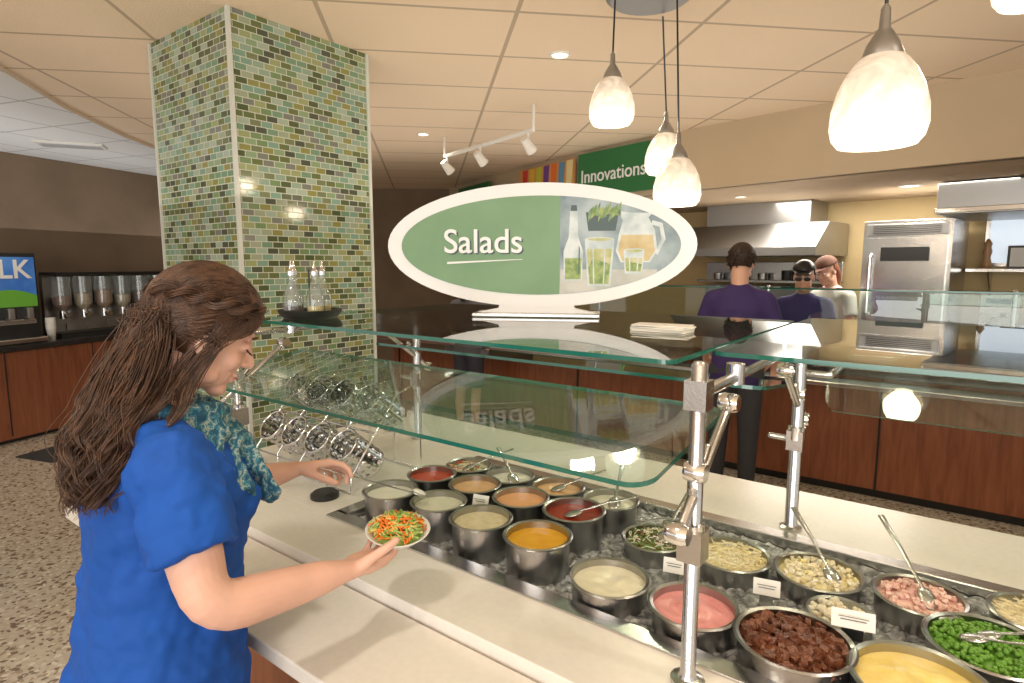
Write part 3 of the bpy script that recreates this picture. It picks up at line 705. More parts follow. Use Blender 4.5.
# soffit banners
def banner(name,a,b,z0,z1,m):
    a=V((*a,0));b=V((*b,0)); n=(b-a).normalized().cross(V((0,0,1))); n=n if n.dot(V((-1,-1,0)))>0 else -n
    L=(b-a).length; rz=math.atan2((b-a).y,(b-a).x); mid=(a+b)/2+n*.05
    r=root(name,(mid.x,mid.y,0),rz); g=MB(); g.box((0,0,(z0+z1)/2),(L,.03,z1-z0),m); g.build('board',r); return r,L
M_bgreen=mat('banner_green',(.02,.15,.045),.5)
r,L=banner('innovations_sign',(.74,6.46),(1.36,5.66),2.32,2.76,M_bgreen)
text('Innovations',.185,(-.03,-.02,2.52),(math.pi/2,0,0),M_swhite,'lettering',r,.003,bold=.001)
r,L=banner('striped_banner',(.14,7.42),(.70,6.52),2.32,2.74,mat('banner_base',(.6,.3,.1),.5))
g=MB()
for k,cc in enumerate([(.6,.05,.03),(.75,.45,.05),(.5,.5,.05),(.15,.05,.25),(.7,.15,.03),(.1,.25,.4),(.7,.6,.3)]):
    x=-L/2+.07+k*L/7.4; g.add([(x,-.018,2.33),(x+.09,-.018,2.33),(x+.13,-.018,2.73),(x+.02,-.018,2.73)],[(0,1,2,3)],mat('stripe_%d'%k,cc,.5))
g.build('stripes',r)
r,L=banner('menu_banner',(-.72,8.95),(-.25,8.1),2.33,2.72,M_bgreen)

# ------------------------------------------------------------------ left beverage counter
bc=root('beverage_counter',(-4.9,4.4,0),LA)
g=MB(); g.box((1.7,.35,.44),(3.9,.68,.80),M_wood); g.box((1.7,.37,.04),(3.8,.6,.08),M_black); g.box((1.7,.34,.875),(4.0,.78,.05),M_dark)
for k in range(5): g.box((.2+k*.8,.008,.46),(.01,.01,.78),M_black)
g.build('counter_body',bc,bevel=.004)
def lloc(x,y,z): return V((-4.9,4.4,0))+dv*x+pv*y+V((0,0,z))
r=root('cereal_dispenser',lloc(2.42,.33,.90),LA)
g=MB(); g.box((0,.12,.33),(1.55,.05,.62),M_steeld); g.box((0,0,.02),(1.55,.26,.04),M_black); g.box((0,0,.64),(1.55,.26,.03),M_black)
for k,cc in enumerate([(.20,.10,.06),(.35,.26,.16),(.28,.16,.10),(.40,.33,.22),(.16,.09,.06),(.42,.36,.26),(.30,.2,.14)]):
    x=-.66+k*.22; g.lathe([(0,.26),(.03,.26),(.075,.32),(.08,.40+.03*(k%3)),(0,.41+.03*(k%3))],mat('cereal_%d'%k,cc,.7,col2=tuple(c*1.5 for c in cc),vscale=60),(x,0,0),16)
    g.lathe([(.032,.255),(.082,.32),(.084,.60),(.084,.61),(0,.62)],M_bottle,(x,0,0),16)
    g.lathe([(.04,.18),(.04,.26),(0,.26)],M_steel,(x,0,0),14); g.lathe([(0,-.02),(.028,-.02),(.028,.02),(0,.02)],M_steel,(x,-.06,.21),12,Matrix.Rotation(math.pi/2,3,'X'))
    g.box((x,-.1,.1),(.09,.02,.07),M_steeld)
g.build('dispenser_body',r,smooth=True,autos=True)
r=root('milk_dispenser',lloc(.88,.36,.90),LA)
g=MB(); g.box((0,0,.42),(1.05,.5,.84),M_black); g.box((0,-.255,.20),(.95,.02,.05),M_steel); g.box((0,-.30,.03),(1.0,.16,.05),M_steel)
for k in range(6): g.box((-.40+k*.16,-.28,.28),(.06,.08,.1),M_steeld)
g.build('machine_body',r,bevel=.01)
g=MB(); g.add([(-.50,-.262,.34),(.50,-.262,.34),(.50,-.262,.80),(-.50,-.262,.80)],[(0,1,2,3)],mat('screen_sky',(.02,.09,.30),.3,emit=(.02,.11,.40),es=.35,col2=(.10,.25,.5),vscale=3))
hp=[(.02+.48*k/16,-.264,.34+.10+.06*math.sin(k/16*3.1)) for k in range(17)]
g.add([(.02,-.264,.34),(.50,-.264,.34)]+hp[::-1],[tuple(range(19))],mat('screen_grass',(.10,.28,.03),.4,emit=(.12,.35,.03),es=.2))
g.build('picture_panel',r)
text('MILK',.24,(.20,-.268,.68),(math.pi/2,0,0),M_swhite,'lettering',r,.001,bold=.004)
for x in(1.48,):
    g=MB(); g.lathe([(0,0),(.03,0),(.04,.11),(.043,.115)],M_card)
    for k in range(8): g.lathe([(.04,.11+k*.014),(.044,.118+k*.014),(.04,.12+k*.014)],M_card)
    g.build('paper_cups',None,loc=lloc(x,.10,.90),smooth=True)
g=MB(); g.box((0,0,.005),(.7,.45,.01),mat('mat_dark',(.03,.03,.03),.8)); g.build('floor_mat',None,loc=(-3.9,5.2,0),rz=LA,bevel=.003)

# ------------------------------------------------------------------ human parts
def frame_from(F):
    F=V(F).normalized(); R=F.cross(V((0,0,1))).normalized(); U=R.cross(F); return R,F,U
def headmesh(mb,C,R,F,U,m,k=1.0,lids=False):
    P=lambda r,f,u: C+R*r*k+F*f*k+U*u*k
    E=lambda r,f,u,a,b,c,n=14: mb.ellip(P(r,f,u),(a*k,b*k,c*k),m,(R,F,U),n,10)
    E(0,-.012,.032,.074,.092,.088,20); E(0,.022,-.03,.060,.070,.085,18); E(0,.030,-.062,.050,.058,.050)
    E(0,.066,-.100,.022,.022,.019); E(0,.080,.022,.040,.013,.012)
    mb.tube([P(0,.086,.012),P(0,.098,-.012),P(0,.109,-.033)],[.007*k,.0085*k,.0105*k],m,10)
    for sd in(-1,1):
        E(sd*.011,.095,-.037,.008,.010,.007,10); E(sd*.034,.055,-.035,.027,.027,.026)
        E(sd*.074,-.005,-.018,.008,.018,.030); E(sd*.042,.02,-.075,.022,.035,.024)
        if lids: E(sd*.031,.0775,-.0015,.0155,.0105,.0105,12)
    E(0,.085,-.064,.022,.011,.0065,12); E(0,.083,-.076,.019,.011,.0075,12)
def faceparts(C,R,F,U,parent,browm,k=1.0,glasses=False,down=False):
    P=lambda r,f,u: C+R*r*k+F*f*k+U*u*k
    g=MB()
    for sd in(-1,1):
        if down:
            g.tube([P(sd*.017,.083,-.0075),P(sd*.026,.0895,-.0095),P(sd*.036,.0885,-.0095),P(sd*.047,.079,-.006)],.0016*k,browm,6)
            for q_ in range(5): 
                x=.022+.006*q_; g.tube([P(sd*x,.089-.12*(x-.03)**2*10,-.0095),P(sd*(x+.002),.096,-.0135)],[.0008,.0003],browm,4)
        else:
            g.ellip(P(sd*.031,.0755,-.004),(.0125*k,.010*k,.0085*k),M_eyew,(R,F,U),12,8)
            g.ellip(P(sd*.031,.0835,-.006),(.0055*k,.0025*k,.0055*k),M_iris,(R,F,U),10,6)
            g.tube([P(sd*.018,.085,.003),P(sd*.031,.0885,.004),P(sd*.046,.079,.000)],.0016*k,browm,6)
        g.tube([P(sd*.014,.092,.021),P(sd*.030,.0925,.025),P(sd*.050,.080,.019)],.0026*k,browm,6)
    g.tube([P(-.022,.087,-.070),P(-.01,.0955,-.0695),P(0,.0965,-.070),P(.01,.0955,-.0695),P(.022,.087,-.070)],[.001,.0028*k,.003*k,.0028*k,.001],M_lip,8)
    if glasses:
        for sd in(-1,1): g.ellip(P(sd*.033,.098,-.004),(.026*k,.003*k,.018*k),M_black,(R,F,U),14,8); g.tube([P(sd*.058,.09,0),P(sd*.08,0,0)],.002,M_black,6)
        g.tube([P(-.01,.1,0),P(.01,.1,0)],.002,M_black,6)
    g.build('face_features',parent,smooth=True)
def hand(mb,wrist,Dd,N,side,m,k=.92,curls=(.35,.35,.4,.45),thumb=(.65,.75,.25),tcurl=.3):
    Dd=V(Dd).normalized(); N=V(N); N=(N-Dd*N.dot(Dd)).normalized(); T=Dd.cross(N)*(1 if side=='R' else -1)
    w_=V(wrist); L=.085*k
    offs=(.030,.010,-.010,-.028); lens=(.070,.078,.072,.057); rad=(.0090,.0092,.0088,.0078); kn=(.98,1.02,.98,.90)
    for o,l,r_,kk,cu in zip(offs,lens,rad,kn,curls):
        K=w_+Dd*L*kk+T*o*k
        mb.tube([w_+T*o*.55*k+Dd*.005,w_+Dd*L*.5+T*o*.85*k,K],[.0125*k,.0135*k,.0108*k],m,10)
        pts=[K]; a=cu*.7; d=Dd+T*o*2.2; d.normalize()
        for q_,sg_ in enumerate((.45,.31,.24)):
            dd=(d*math.cos(a)+N*math.sin(a)); pts.append(pts[-1]+dd*l*sg_*k); a+=cu*1.15
        mb.tube([pts[0],pts[0].lerp(pts[1],.5),pts[1],pts[1].lerp(pts[2],.5),pts[2],pts[3]],[r_*1.08*k,r_*.95*k,r_*1.02*k,r_*.88*k,r_*.92*k,r_*.75*k],m,10)
    b0=w_+T*.016*k+Dd*.012*k+N*.004; td=(Dd*thumb[0]+T*thumb[1]+N*thumb[2]).normalized()
    p1=b0+td*.040*k; td2=(td*math.cos(tcurl)+Dd*math.sin(tcurl)).normalized(); p2=p1+td2*.030*k; td3=(td2*.9+Dd*.3+N*.15).normalized(); p3=p2+td3*.024*k
    mb.tube([b0,b0.lerp(p1,.6),p1,p2,p3],[.015*k,.0135*k,.0105*k,.0102*k,.0080*k],m,10)
    return T,N

def bez(P0,P1,P2,n):
    return [P0*(1-u)**2+P1*2*u*(1-u)+P2*u*u for u in [i/(n-1) for i in range(n)]]
# ------------------------------------------------------------------ THE WOMAN
wo=root('woman',(0,0,0))
fb=V((.74,.67,0)).normalized(); rb=V((fb.y,-fb.x,0))
TC=V((-.675,1.09,0))
shR=V((-.568,.968,1.285)); shL=V((-.792,1.212,1.285))
elR=V((-.49,.905,1.065)); wrR=V((-.322,1.108,1.03)); elL=V((-.70,1.275,1.11)); wrL=V((-.540,1.440,1.118))
M_shirt=mat('blue_tshirt',(.0,.070,.37),.8,bump=.25,bscale=14,var=.06,vscale=6)
g=MB()
secs=[(.80,.185,.150,-.01),(.86,.18,.147,-.008),(.93,.165,.138,.0),(1.0,.155,.132,.006),(1.07,.152,.130,.012),(1.14,.158,.136,.022),(1.20,.165,.138,.026),(1.25,.165,.122,.016),(1.295,.150,.098,.002),(1.33,.115,.078,-.004),(1.352,.075,.062,.0)]
N_=28; vs=[];fs=[]
for z,w_,d,off in secs:
    c=TC+fb*off+V((0,0,z))+ (fb*-.02*(1.2-z) if z<1.2 else V((0,0,0)))
    for i in range(N_):
        a=2*math.pi*i/N_; ca,sa=math.cos(a),math.sin(a)
        ex=.82; x=math.copysign(abs(ca)**ex,ca); y=math.copysign(abs(sa)**ex,sa)
        vs.append(c+rb*w_*x+fb*d*y)
for j in range(len(secs)-1):
    for i in range(N_):
        a=j*N_+i;b=j*N_+(i+1)%N_; fs.append((a,b,b+N_,a+N_))
fs.append(tuple(range(N_))[::-1]); o_=(len(secs)-1)*N_; fs.append(tuple(o_+i for i in range(N_)))
g.add(vs,fs,M_shirt)
for sh,el in((shR,elR),(shL,elL)):
    d=(el-sh).normalized(); ins=TC+V((0,0,1.31))+(sh-TC-V((0,0,1.285)))*.45
    g.tube([ins,sh+V((0,0,.0))],[.052,.060],M_shirt,16)
    g.tube([sh-d*.005,sh+d*.06,sh+d*.145],[.062,.065,.068],M_shirt,20,cap='flat')
for sd in(-.07,.07): g.ellip(TC+fb*.105+rb*sd+V((0,0,1.175)),(.062,.055,.060),M_shirt,(rb,fb,V((0,0,1))))
sh_o=g.build('tshirt',wo,remesh=.006,smoothit=6)
tx=D.textures.new('folds','CLOUDS'); tx.noise_scale=.06
dm=sh_o.modifiers.new('folds','DISPLACE'); dm.texture=tx; dm.strength=.028; dm.mid_level=.42; dm.texture_coords='GLOBAL'
# head
Fh=V((.80,.60,0)).normalized(); pit=math.radians(27)
HF=(Fh*math.cos(pit)+V((0,0,-math.sin(pit)))); HR,HF,HU=frame_from(HF)
HC=V((-.592,1.148,1.497))
g=MB(); headmesh(g,HC,HR,HF,HU,M_skin,.95,lids=True)
g.tube([TC+V((0,0,1.30)),TC+fb*.02+V((0,0,1.37)),HC-HF*.02-HU*.06],[.060,.050,.050],M_skin,16)
def arm(sh,el,wr,r0,r1,r2,fl):
    a=el+(sh-el)*.22; b=el+(wr-el)*.22; m_=bez(a,el,b,6)
    d=(wr-el).normalized()
    pts=[sh+(el-sh)*.25,sh.lerp(el,.5)]+m_+[el.lerp(wr,.5),el.lerp(wr,.78),wr,wr+d*.01]
    rad=[r0*.95,r0*.96]+[r1*1.03,r1,r1,r1,r1*1.02,r1*1.03]+[r1*.93,r2*1.25,(.019,.026),(.018,.027)]
    g.tube(pts,rad,M_skin,20,flat=fl)
arm(shR,elR,wrR,.049,.040,.025,(0,0,1)); arm(shL,elL,wrL,.048,.039,.024,(0,0,1))
BC=V((-.247,1.238,1.050))
dR=(V((-.290,1.178,1.018))-wrR)
hand(g,wrR,dR,V((.1,.1,1)),'R',M_skin,.95,(.45,.42,.42,.5),(.55,.62,.65),.25)
dL=V((.085,.056,-.006))
TL,NL=hand(g,wrL,dL,V((.25,-.40,-.88)),'L',M_skin,.97,(.45,.62,.75,.85),(.85,.30,.62),.1)
g.build('skin',wo,remesh=.0030,smoothit=3)
M_hairb=mat('brow',(.04,.02,.012),.6)
faceparts(HC,HR,HF,HU,wo,M_hairb,.95,down=True)
M_pants=mat('dark_pants',(.03,.03,.035),.8)
g=MB()
for sd in(-1,1):
    hp=TC+rb*sd*.085+V((0,0,.84))-fb*.02; kn=TC+rb*sd*.09+V((0,0,.46)); an=TC+rb*sd*.10-fb*.03+V((0,0,.09))
    g.tube([hp,hp.lerp(kn,.5),kn,kn.lerp(an,.4),an],[.098,.085,.06,.056,.045],M_pants,18)
g.ellip(TC-fb*.02+V((0,0,.86)),(.165,.128,.10),M_pants,(rb,fb,V((0,0,1))),20,12)
g.build('trousers',wo,remesh=.008,smoothit=4)
g=MB()
for sd in(-1,1):
    an=TC+rb*sd*.10-fb*.03; g.tube([an-fb*.05+V((0,0,.04)),an+fb*.05+V((0,0,.045)),an+fb*.16+V((0,0,.03))],[(.038,.036),(.042,.042),(.026,.038)],M_black,14,flat=(0,0,1)); g.tube([an+V((0,0,.04)),an+V((0,0,.1))],.04,M_black,14)
g.build('shoes',wo,remesh=.008,smoothit=2)
# hair
def hairmat(name,c1,c2):
    m=D.materials.new(name); m.use_nodes=True; nt=m.node_tree; b=nt.nodes['Principled BSDF']
    tc=nt.nodes.new('ShaderNodeTexCoord'); mp=nt.nodes.new('ShaderNodeMapping'); mp.inputs['Scale'].default_value=(40,40,14)
    n=nt.nodes.new('ShaderNodeTexNoise'); n.inputs['Scale'].default_value=1.2; n.inputs['Detail'].default_value=4
    r=nt.nodes.new('ShaderNodeValToRGB'); r.color_ramp.elements[0].color=(*c1,1); r.color_ramp.elements[1].color=(*c2,1); r.color_ramp.elements[0].position=.35; r.color_ramp.elements[1].position=.7
    nt.links.new(tc.outputs['Object'],mp.inputs[0]); nt.links.new(mp.outputs[0],n.inputs['Vector']); nt.links.new(n.outputs['Fac'],r.inputs[0]); nt.links.new(r.outputs[0],b.inputs['Base Color'])
    b.inputs['Roughness'].default_value=.40; b.inputs['Specular IOR Level'].default_value=.5
    return m
M_hair=hairmat('brown_hair',(.040,.018,.010),(.115,.055,.028))
hc=HC-HF*.010+HU*.026
ER,EF,EU=.082,.100,.097
g=MB()
g.ellip(hc,(ER,EF,EU),M_hair,(HR,HF,HU),32,24,keep=lambda l: (l[1]<.35 and not(l[2]<-.35 and l[1]>-.1)) or l[2]>.42)
path=[hc-HF*.055-HU*.03, hc-HF*.070-HU*.075+HR*.02, V((-.690,1.045,1.395)),V((-.698,1.008,1.335)),V((-.700,.980,1.28)),V((-.697,.962,1.235))]
prad=[(.066,.062),(.068,.056),(.070,.052),(.070,.048),(.062,.042),(.044,.028)]
g.tube(path,[(a*.74,b*.70) for a,b in prad],M_hair,20,flat=tuple(HR))
g.build('hair_base',wo,smooth=True)
cu=D.curves.new('hair_strands','CURVE'); cu.dimensions='3D'; cu.bevel_depth=.0009; cu.bevel_resolution=0; cu.materials.append(M_hair)
rnd=random.Random(3)
def lp(path,t):
    x=t*(len(path)-1); i=min(int(x),len(path)-2); return path[i].lerp(path[i+1],x-i)
def lr(t):
    x=t*(len(prad)-1); i=min(int(x),len(prad)-2); f_=x-i; return (prad[i][0]*(1-f_)+prad[i+1][0]*f_, prad[i][1]*(1-f_)+prad[i+1][1]*f_)
def addspl(pts,r0=1,r1=.35):
    sp=cu.splines.new('POLY'); sp.points.add(len(pts)-1)
    for i,p_ in enumerate(pts):
        sp.points[i].co=(*p_,1); u=i/(len(pts)-1); sp.points[i].radius=r0*(1-(u-.5)*2)+r1*(u-.5)*2 if u>.5 else r0
def scalp(d,k=1.02): return hc+HR*d.x*ER*k+HF*d.y*EF*k+HU*d.z*EU*k
ax2=HR; ay=V((HF.x,HF.y,0)).normalized()
# loose wavy locks: every strand of a lock shares the same S-wave so the lock reads as one soft ribbon
for lock in range(120):
    while True:
        d0=V((rnd.gauss(0,1),rnd.gauss(0,1),rnd.gauss(0,1))).normalized()
        if d0.z>-.35 and (d0.y<.62 or d0.z>.45) and not(d0.y>.3 and d0.z<.30): break
    sidef=max(-1,min(1,d0.x*1.6))
    front = (d0.x>.35 and d0.y>.05 and rnd.random()<.45)
    if front: d1=V((1,.10+rnd.uniform(-.1,.15),-.42)).normalized()
    else: d1=V((.66*sidef,-.78,-.30+rnd.uniform(-.2,.15))).normalized()
    ph=rnd.random()*6.28; fr=rnd.uniform(1.9,2.9)*rnd.choice((-1,1)); amp=rnd.uniform(.009,.016); L=rnd.uniform(.68,1.06)
    a=rnd.random()*6.283; rr=.35+.65*math.sqrt(rnd.random())
    if front: a=rnd.uniform(-.9,.9)
    kk=1.0+rnd.random()*.05; ribbon=rnd.uniform(0,3.14); wd_=rnd.uniform(.009,.014)
    for sidx in range(36):
        dd0=(d0+V((rnd.gauss(0,1),rnd.gauss(0,1),rnd.gauss(0,1)))*.11).normalized(); dd1=(d1+V((rnd.gauss(0,1),rnd.gauss(0,1),rnd.gauss(0,1)))*.06).normalized()
        k=kk+rnd.random()*.035; pts=[]
        for j in range(9):
            u=j/8; d=dd0.lerp(dd1,u)
            if d.length<.2: d+=V((0,-.3,.3))
            pts.append(scalp(d.normalized(),k))
        e1_,e2_=rnd.gauss(0,1)*wd_,rnd.gauss(0,1)*wd_*.45
        ox=e1_*math.cos(ribbon)-e2_*math.sin(ribbon); oy=e1_*math.sin(ribbon)+e2_*math.cos(ribbon)
        pj=ph+e1_*22; L2=L*rnd.uniform(.93,1.03)
        last=pts[-1]; nn=34
        for j in range(1,nn+1):
            u=j/nn*L2; tq=.12+u*.88; q=lp(path,min(1.0,tq)); ra,rb_=lr(min(1,tq))
            tgt=q+ax2*(math.cos(a)*ra*rr)+ay*(math.sin(a)*rb_*rr)
            if front: tgt=tgt+Fh*(.07*(1-u))+rb*.012
            if tq>1: tgt+=V((0,0,-(tq-1)*.2))
            w_=min(1,u*3.0); w_=w_*w_*(3-2*w_); P=(last-V((0,0,.12*u))).lerp(tgt,w_) if w_<1 else tgt
            cw_=min(1,u*2.0); sp_=1-.45*u
            an_=pj+u*fr*6.28
            P=P+ax2*(math.sin(an_)*amp*cw_+ox*sp_)+ay*(math.cos(an_)*amp*.8*cw_+oy*sp_)
            pts.append(P)
        addspl(pts)
for i in range(120):
    a=rnd.random()*6.283; ph=rnd.random()*6.28; pts=[]; u0=rnd.uniform(.15,.5); fr=rnd.uniform(2.0,3.2)
    for j in range(26):
        u=u0+(1.06-u0)*j/25; q=lp(path,min(1,u)); ra,rb_=lr(min(1,u)); k=1.02+.15*j/25
        pts.append(q+ax2*math.cos(a)*ra*k+ay*math.sin(a)*rb_*k+ax2*math.sin(ph+u*fr*6)*.012+ay*math.cos(ph+u*fr*6)*.012-V((0,0,max(0,u-1)*.25)))
    addspl(pts,.8,.4)
# twisted section pinned back along the side of the head, and fringe
for side in(1,-1):
    for st_ in(0,math.pi):
        for i in range(90):
            rx,ry=rnd.gauss(0,.0032),rnd.gauss(0,.0032); pts=[]
            for j in range(36):
                u=j/35; ang=math.radians(38+u*118)
                d=V((side*math.sin(ang),math.cos(ang),.46-.34*u)).normalized()
                c_=scalp(d,1.115); out=(HR*d.x+HF*d.y).normalized()
                c_=c_+HU*(math.cos(st_+u*19)*.0085+rx)+out*(math.sin(st_+u*19)*.006+ry); pts.append(c_)
            addspl(pts,1.1,1.0)
for i in range(320):
    x=rnd.uniform(-.75,.85); d0=V((x*.6,.30,.93)).normalized(); d1=V((x*.95+.12,.86,.30+rnd.uniform(-.1,.1))).normalized(); d2=V((.98 if x>0 else -.98,.42,-.12+rnd.uniform(-.22,.15))).normalized(); pts=[]
    for j in range(14):
        u=j/13; d=(d0*(1-u)**2+d1*2*u*(1-u)+d2*u*u).normalized(); pts.append(scalp(d,1.03+.05*math.sin(u*3.1)+rnd.random()*.003))
    addspl(pts,1,.5)
for i in range(1100):
    x=rnd.uniform(-1,1); d0=V((x*.75,.45-.25*abs(x),.85)).normalized(); d1=V((x*.85,-.95,.12)).normalized(); k=1.03+rnd.random()*.04; pts=[]; w0=rnd.random()*6
    for j in range(16):
        u=j/15; d=(d0*(1-u)**2+V((x*.95,-.25,1.0))*2*u*(1-u)+d1*u*u); d.x+=.02*math.sin(w0+u*7); pts.append(scalp(d.normalized(),k))
    addspl(pts,1,.9)
ho=D.objects.new('hair_strands',cu); scn.collection.objects.link(ho); ho.parent=wo
# scarf
def scarfmat():
    m=D.materials.new('teal_scarf'); m.use_nodes=True; nt=m.node_tree; b=nt.nodes['Principled BSDF']
    tc=nt.nodes.new('ShaderNodeTexCoord')
    wv=nt.nodes.new('ShaderNodeTexWave'); wv.inputs['Scale'].default_value=16; wv.inputs['Distortion'].default_value=8; wv.inputs['Detail'].default_value=3; wv.inputs['Detail Scale'].default_value=3.5
    r=nt.nodes.new('ShaderNodeValToRGB'); r.color_ramp.interpolation='CONSTANT'; e=r.color_ramp.elements
    e[0].color=(.015,.09,.16,1); e[1].position=.3; e[1].color=(.03,.19,.25,1)
    for p_,cc in((.5,(.22,.34,.36)),(.6,(.015,.12,.20)),(.8,(.05,.25,.29)),(.93,(.33,.38,.36))): q_=e.new(p_); q_.color=(*cc,1)
    nt.links.new(tc.outputs['Object'],wv.inputs['Vector']); nt.links.new(wv.outputs['Fac'],r.inputs[0]); nt.links.new(r.outputs[0],b.inputs['Base Color'])
    b.inputs['Roughness'].default_value=.85
    return m
M_scarf=scarfmat()
g=MB()
nc=TC+fb*.030+V((0,0,1.352))
for off,rad_,th_,tl_ in((0,.078,.024,.28),(-.03,.090,.022,.42),(-.055,.098,.02,.55)):
    pts=[]
    for k in range(25):
        a=2*math.pi*k/24; pts.append(nc+rb*math.cos(a)*rad_*.95+fb*math.sin(a)*(rad_+.01)+V((0,0,off-math.sin(a)*tl_*rad_+.006*math.sin(3*a))))
    g.tube(pts,[(th_*(1+.15*math.sin(5*k)),th_*.8) for k in range(25)],M_scarf,12,cap='flat')
for q0,q1,q2,w_ in ((nc+fb*.10+rb*.02+V((0,0,-.06)),V((-.545,1.12,1.24)),V((-.500,1.10,1.185)),.04),(nc+fb*.11-rb*.01+V((0,0,-.06)),V((-.525,1.16,1.22)),V((-.475,1.15,1.165)),.042),(nc+fb*.06+rb*.05+V((0,0,-.03)),V((-.56,1.08,1.265)),V((-.515,1.085,1.20)),.032)):
    g.tube([q0,q0.lerp(q1,.5)+fb*.01,q1,q1.lerp(q2,.5),q2],[(.02,w_*.8),(.018,w_),(.018,w_*1.1),(.014,w_*1.1),(.010,w_*.9)],M_scarf,14,flat=tuple(fb))
so=g.build('scarf',wo,remesh=.005,smoothit=2)
tx2=D.textures.new('scarf_folds','CLOUDS'); tx2.noise_scale=.03
dm=so.modifiers.new('folds','DISPLACE'); dm.texture=tx2; dm.strength=.020; dm.mid_level=.5; dm.texture_coords='GLOBAL'

# bowl of salad
bowl=root('salad_bowl',BC)
Mtilt=Matrix.Rotation(math.radians(8),3,V((.8,.3,0)).normalized())
g=MB(); M_china=mat('white_china',(.78,.77,.72),.15)
g.lathe([(0,-.030),(.030,-.030),(.034,-.024),(.052,-.010),(.068,.004),(.070,.007),(.066,.006),(.050,-.005),(.03,-.018),(0,-.020)],M_china,(0,0,0),40,Mtilt)
g.build('bowl',bowl,smooth=True)
M_carrot=mat('carrot',(.85,.22,.02),.4); M_lett=mat('lettuce',(.18,.36,.05),.4,col2=(.45,.56,.17),vscale=40); M_cab=mat('cabbage',(.75,.55,.16),.4)
g=MB(); g.ellip((0,0,-.004),(.052,.052,.022),M_lett,tuple(Mtilt@a for a in(V((1,0,0)),V((0,1,0)),V((0,0,1)))),20,10)
for i in range(260):
    a=rnd.random()*6.28; rr=.053*math.sqrt(rnd.random()); P=V((rr*math.cos(a),rr*math.sin(a),.006+.022*(1-(rr/.053)**2)+rnd.random()*.004))
    b=rnd.random()*6.28; d=V((math.cos(b),math.sin(b),rnd.uniform(-.3,.5)))*rnd.uniform(.008,.017); o2=V((rnd.uniform(-1,1),rnd.uniform(-1,1),rnd.uniform(0,1)))*.004
    cl=noise.noise(P*45)
    m_=(M_carrot if cl>-.02 and rnd.random()<.8 else rnd.choice([M_lett,M_lett,M_cab,M_cab]))
    g.tube([Mtilt@(P-d),Mtilt@(P+o2),Mtilt@(P+d)],(.0018 if m_ is not M_lett else .0028),m_,5,cap='flat')
g.build('shredded_salad',bowl,smooth=True)
# serving spoon held in the left hand: handle lies under the index finger against the thumb
dn=dL.normalized()
g=MB(); hp=wrL+dn*.098+NL*.024+TL*.018; tip=W(-1.195,1.13,.985)
d=(tip-hp).normalized(); sdv=V((-d.y,d.x,0)).normalized()
g.tube([hp-d*.05,hp,hp.lerp(tip,.5),tip],[(.0025,.007),(.0025,.0065),(.002,.005),(.002,.007)],M_steel,8,flat=(0,0,1))
g.ellip(tip+d*.018,(.028,.020,.008),M_steel,(d,sdv,V((0,0,1))),14,8)
g.ellip(tip+d*.018+V((0,0,.006)),(.022,.017,.010),FM['white'],(d,sdv,V((0,0,1))),14,8)
g.build('serving_spoon',None,smooth=True)

